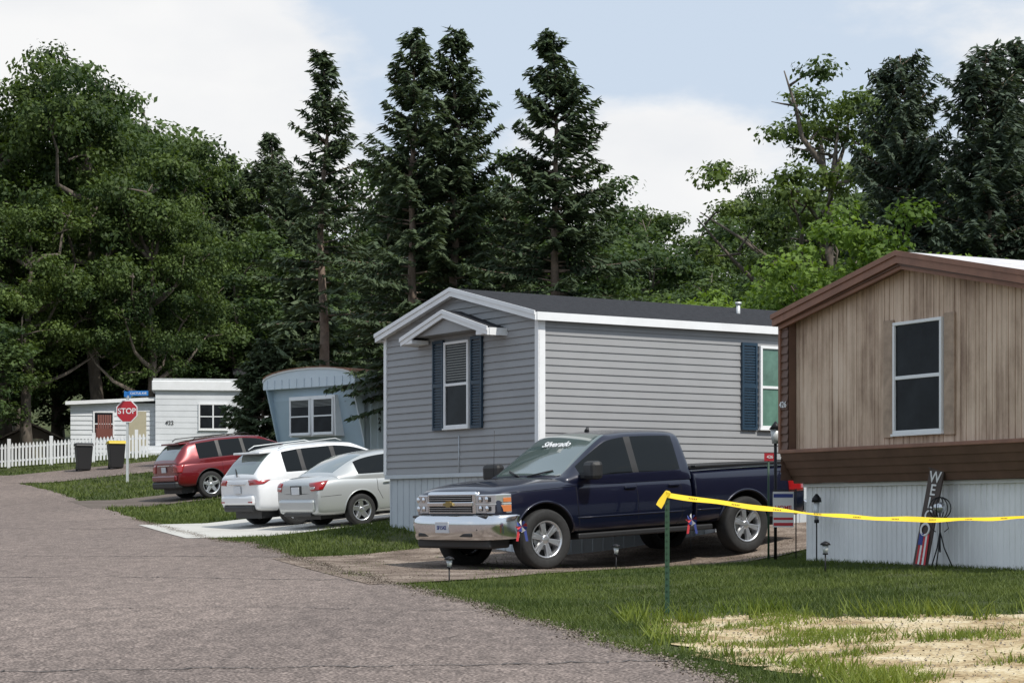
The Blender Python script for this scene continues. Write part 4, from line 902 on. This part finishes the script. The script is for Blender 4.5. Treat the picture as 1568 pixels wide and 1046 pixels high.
# ------------------------------------------------------------------ yard objects
p=empty('fence_post',(1.48,20,hz(1.48,20)))
prism('post_flange',p,M['tpost'],[(-.022,-.004),(.022,-.004),(.022,.004),(.004,.004),(.004,.03),(-.004,.03),(-.004,.004),(-.022,.004)],'z',-.3,1.16)
for k in range(18): box('post_stud',p,M['tpost'],(0,-.008,.1+k*.06),(.014,.012,.012))
ta=empty('caution_tape'); zt_=hz(1.48,20)
P0=np.array([1.48,19.985,zt_+1.13]); P1=np.array([5.9,22.9,1.6+.0]); V=[];F=[];n=90
for i in range(n+1):
    f=i/n; q=P0*(1-f)+P1*f; q[2]-=.12*math.sin(math.pi*f)+.004*math.sin(f*40); a=.75+.25*math.sin(f*13)+.2*math.sin(f*31+1); wdt=.030 
    V+=[(q[0],q[1]-wdt*math.cos(a),q[2]-wdt*math.sin(a)),(q[0],q[1]+wdt*math.cos(a),q[2]+wdt*math.sin(a))]
    if i: F.append((2*i-2,2*i,2*i+1,2*i-1))
mobj('tape_run',V,F,M['tapey'],ta,smooth=True)
for k in range(9):
    f=.05+k*.1
    for j in range(5):
        f2=f+.004*j; q=P0*(1-f2)+P1*f2; q[2]-=.12*math.sin(math.pi*f2); box('tape_print',ta,M['black'],(q[0],q[1]-.012,q[2]+.0),(.008,.002,.011))
mobj('tape_tail',[(1.46,19.97,zt_+1.17),(1.50,19.97,zt_+1.17),(1.45,19.95,zt_+1.05),(1.39,19.95,zt_+1.08),(1.42,19.94,zt_+1.0),(1.37,19.94,zt_+1.04)],[(0,1,2,3),(3,2,4,5)],M['tapey'],ta)
box('tape_knot',ta,M['tapey'],(1.48,19.99,zt_+1.14),(.05,.05,.06),(.2,.3,.4),.012)
def solar(x,y,h=.34):
    e=empty('solar_path_light',(x,y,hz(x,y))); tube('stake',e,M['iron'],[(0,0,-.1),(0,0,h*.62)],.009)
    tube('lens',e,M['galv'],[(0,0,h*.62),(0,0,h*.88)],[.025,.04],10); tube('cap',e,M['iron'],[(0,0,h*.88),(0,0,h*.94),(0,0,h)],[.065,.055,.012],12); tube('collar',e,M['iron'],[(0,0,h*.58),(0,0,h*.63)],.032,10)
solar(-.76,25.4); solar(1.40,28.2,.36); solar(3.72,24.9,.38); solar(3.95,27.2,.9); 
def pinwheel(x,y,h):
    e=empty('patriotic_pinwheel',(x,y,hz(x,y)),rad(20)); tube('stick',e,M['iron'],[(0,0,0),(0,0,h)],.004,5)
    for k in range(8):
        a=k*math.pi/4; m_=[M['flagr'],M['flagb'],M['flagw'],M['flagb']][k%4]; r_=.09
        mobj('blade',[(0,-.03,h),(r_*math.cos(a),-.01,h+r_*math.sin(a)),(r_*.8*math.cos(a+.7),-.06,h+r_*.8*math.sin(a+.7))],[(0,1,2)],m_,e)
    for s_ in (-.03,.04): mobj('ribbon',[(s_-.02,-.02,h),(s_+.02,-.02,h),(s_*2+.015,-.03,h-.2),(s_*2-.02,-.03,h-.2)],[(0,1,2,3)],M['flagr'] if s_<0 else M['flagb'],e)
pinwheel(.12,28.2,.62); pinwheel(2.55,29.9,.68)
ws=empty('welcome_sign',(4.86,25.0,hz(4.86,25.0))); ws.rotation_euler=(rad(-9),rad(5),rad(-58))
dw=mat('dark_board',(.07,.05,.042),.7,var=.2); ext('board',ws,dw,(-.12,-.012,0),(.12,.012,1.24),.004); ext('top_rail',ws,dw,(-.14,-.02,1.2),(.14,.02,1.25))
for i,c in enumerate('WELC ME'):
    if c!=' ': text('letter',ws,M['flagw'],c,.19,(0,-.016,1.10-i*.155),(rad(90),0,0))
revolve('wreath',ws,M['flagw'],[(.055,-.03),(.075,-.04),(.085,-.03),(.075,-.016)],20,(0,0,.47)); 
for k in range(5): mobj('flag_stripe',[(-.06+.03*k,-.03,.42-.0*k),(-.03+.03*k,-.03,.42),(-.03+.035*k,-.03,.05),(-.06+.035*k,-.03,.05)],[(0,1,2,3)],M['flagr'] if k%2==0 else M['flagw'],ws)
ext('flag_canton',ws,M['flagb'],(-.07,-.036,.28),(.0,-.031,.42))
ir=empty('garden_spinner',(5.05,24.75,hz(5.05,24.75)))
tube('stem',ir,M['iron'],[(0,0,.2),(0,0,.72)],.01); 
for a in (0,2.1,4.2): tube('leg',ir,M['iron'],[(0,0,.45),(.05*math.cos(a),.05*math.sin(a),.25),(.16*math.cos(a),.16*math.sin(a),0)],.008,6)
for a in (0,1.05,2.1): 
    q=[(.13*math.cos(a)*math.cos(t_),.13*math.sin(a)*math.cos(t_),.72+.13*math.sin(t_)) for t_ in np.linspace(0,2*math.pi,20)]; tube('globe_ring',ir,M['iron'],q,.007,5)
V,F=tubegeo([(0,0,.66),(0,0,.70),(0,0,.76),(0,0,.79)],[.02,.075,.075,.02],14); mobj('globe',V,F,M['lamp'],ir,smooth=True)
for s_ in (-1,1): tube('scroll',ir,M['iron'],[(0,0,.6),(s_*.08,0,.56),(s_*.1,0,.48),(s_*.05,0,.44)],.006,5)
gf=empty('garden_flag',(3.65,28.3,hz(3.65,28.3)),rad(-8)); tube('pole',gf,M['iron'],[(.18,0,-.1),(.18,0,1.0)],.008); tube('arm',gf,M['iron'],[(.18,0,.98),(-.14,0,.98)],.006)
ext('banner',gf,M['flagw'],(-.13,-.004,.48),(.15,.004,.96)); ext('banner_stripes',gf,M['flagr'],(-.12,-.008,.50),(.14,-.0045,.54)); ext('banner_stripe2',gf,M['flagr'],(-.12,-.008,.58),(.14,-.0045,.61)); ext('banner_canton',gf,M['flagb'],(-.12,-.008,.88),(.14,-.0045,.93)); text('banner_text',gf,M['flagr'],'HOME',.08,(0.01,-.008,.74),(rad(90),0,0))
ad_=empty('address_sign',(3.62,29.6,hz(3.62,29.6)),rad(-8)); tube('pole',ad_,M['tpost'],[(0,0,-.1),(0,0,1.5)],.015); ext('plate',ad_,M['stopred'],(-.06,-.02,1.42),(.10,-.016,1.53)); text('number',ad_,M['white'],'426',.06,(.02,-.023,1.475),(rad(90),0,0))
lp=empty('lamp_post',(3.68,29.3,hz(3.68,29.3))); tube('pole',lp,M['iron'],[(0,0,0),(0,0,1.65)],.022); tube('lantern',lp,M['galv'],[(0,0,1.65),(0,0,1.85)],[.05,.08],6); tube('lantern_cap',lp,M['iron'],[(0,0,1.85),(0,0,1.96)],[.1,.01],6)
sf=empty('small_flag',(5.75,23.1,hz(5.75,23.1))); tube('stick',sf,M['white'],[(0,0,0),(-.09,.05,.62)],.006,5); mobj('cloth',[(-.085,.045,.6),(-.05,.03,.36),(.0,.0,.33),(-.03,.02,.58)],[(0,1,2,3)],M['flagr'],sf)

# ------------------------------------------------------------------ sky, sun, camera
EL=51
S=Vector((.66,-.75,0)).normalized()*math.cos(rad(EL)); S.z=math.sin(rad(EL))
sun=bpy.data.lights.new('sun','SUN'); sun.energy=3.9; sun.angle=rad(1.5); sun.color=(1,.955,.88); so=bpy.data.objects.new('sun',sun); COL.objects.link(so); so.rotation_euler=S.to_track_quat('Z','Y').to_euler()
wd=bpy.data.worlds.new('World'); scene.world=wd; wd.use_nodes=True; N=wd.node_tree.nodes; L=wd.node_tree.links; bgn=N['Background']
sk=N.new('ShaderNodeTexSky'); sk.sky_type='NISHITA'; sk.sun_disc=False; sk.sun_elevation=rad(EL); sk.sun_rotation=math.atan2(S.x,S.y); sk.air_density=1.; sk.dust_density=1.2
tc=N.new('ShaderNodeTexCoord'); 
mp=N.new('ShaderNodeMapping'); mp.inputs['Scale'].default_value=(1,1,2.2); L.new(tc.outputs['Generated'],mp.inputs[0])
no=N.new('ShaderNodeTexNoise'); no.inputs['Scale'].default_value=5.5; no.inputs['Detail'].default_value=9; no.inputs['Roughness'].default_value=.55; L.new(mp.outputs[0],no.inputs['Vector'])
def blob(c,r0,r1,sc):
    v=N.new('ShaderNodeVectorMath'); v.operation='SUBTRACT'; v.inputs[1].default_value=c; L.new(tc.outputs['Generated'],v.inputs[0])
    v1=N.new('ShaderNodeVectorMath'); v1.operation='MULTIPLY'; v1.inputs[1].default_value=sc; L.new(v.outputs[0],v1.inputs[0])
    v2=N.new('ShaderNodeVectorMath'); v2.operation='LENGTH'; L.new(v1.outputs[0],v2.inputs[0])
    r_=N.new('ShaderNodeMapRange'); r_.inputs['From Min'].default_value=r0; r_.inputs['From Max'].default_value=r1; r_.inputs['To Min'].default_value=1; r_.inputs['To Max'].default_value=0; L.new(v2.outputs['Value'],r_.inputs['Value']); return r_
b1=blob((-.25,.95,.17),.05,.26,(1,1,1)); b2=blob((.085,.985,.125),.03,.15,(1,1,1.5)); b3=blob((.35,.93,.10),.05,.3,(1,1,1.3))
def mth(op,a,b_,v=None):
    m_=N.new('ShaderNodeMath'); m_.operation=op; L.new(a,m_.inputs[0])
    if b_ is not None: L.new(b_,m_.inputs[1])
    else: m_.inputs[1].default_value=v
    return m_.outputs[0]
mxb=mth('MAXIMUM',mth('MAXIMUM',b1.outputs[0],b2.outputs[0]),b3.outputs[0])
sm=mth('ADD',mth('MULTIPLY',mxb,None,.42),no.outputs['Fac'])
cr=N.new('ShaderNodeMapRange'); cr.interpolation_type='SMOOTHSTEP'; cr.inputs['From Min'].default_value=.57; cr.inputs['From Max'].default_value=.73; L.new(sm,cr.inputs['Value'])
haze=N.new('ShaderNodeMix'); haze.data_type='RGBA'; haze.inputs[0].default_value=.85; haze.inputs[7].default_value=(6.7,7.7,9.0,1); L.new(sk.outputs[0],haze.inputs[6])
no2=N.new('ShaderNodeTexNoise'); no2.inputs['Scale'].default_value=9; no2.inputs['Detail'].default_value=6; L.new(mp.outputs[0],no2.inputs['Vector'])
cc=ramp(N,[(.35,(.88,.895,.92)),(.60,(.97,.972,.975))]); L.new(no2.outputs['Fac'],cc.inputs[0])
cs=N.new('ShaderNodeVectorMath'); cs.operation='SCALE'; cs.inputs['Scale'].default_value=9.7; L.new(cc.outputs[0],cs.inputs[0])
cm=N.new('ShaderNodeMix'); cm.data_type='RGBA'; L.new(cs.outputs[0],cm.inputs[7]); L.new(cr.outputs[0],cm.inputs[0]); L.new(haze.outputs[2],cm.inputs[6])
L.new(cm.outputs[2],bgn.inputs['Color']); bgn.inputs['Strength'].default_value=.1
cam=bpy.data.cameras.new('camera'); co=bpy.data.objects.new('camera',cam); COL.objects.link(co); co.location=(0,0,1.6); co.rotation_euler=(rad(90),0,0)
cam.sensor_width=36; cam.lens=73.74; cam.shift_y=.1703; cam.clip_end=5000; scene.camera=co
scene.view_settings.view_transform='Standard'; scene.view_settings.look='None'; scene.view_settings.exposure=0
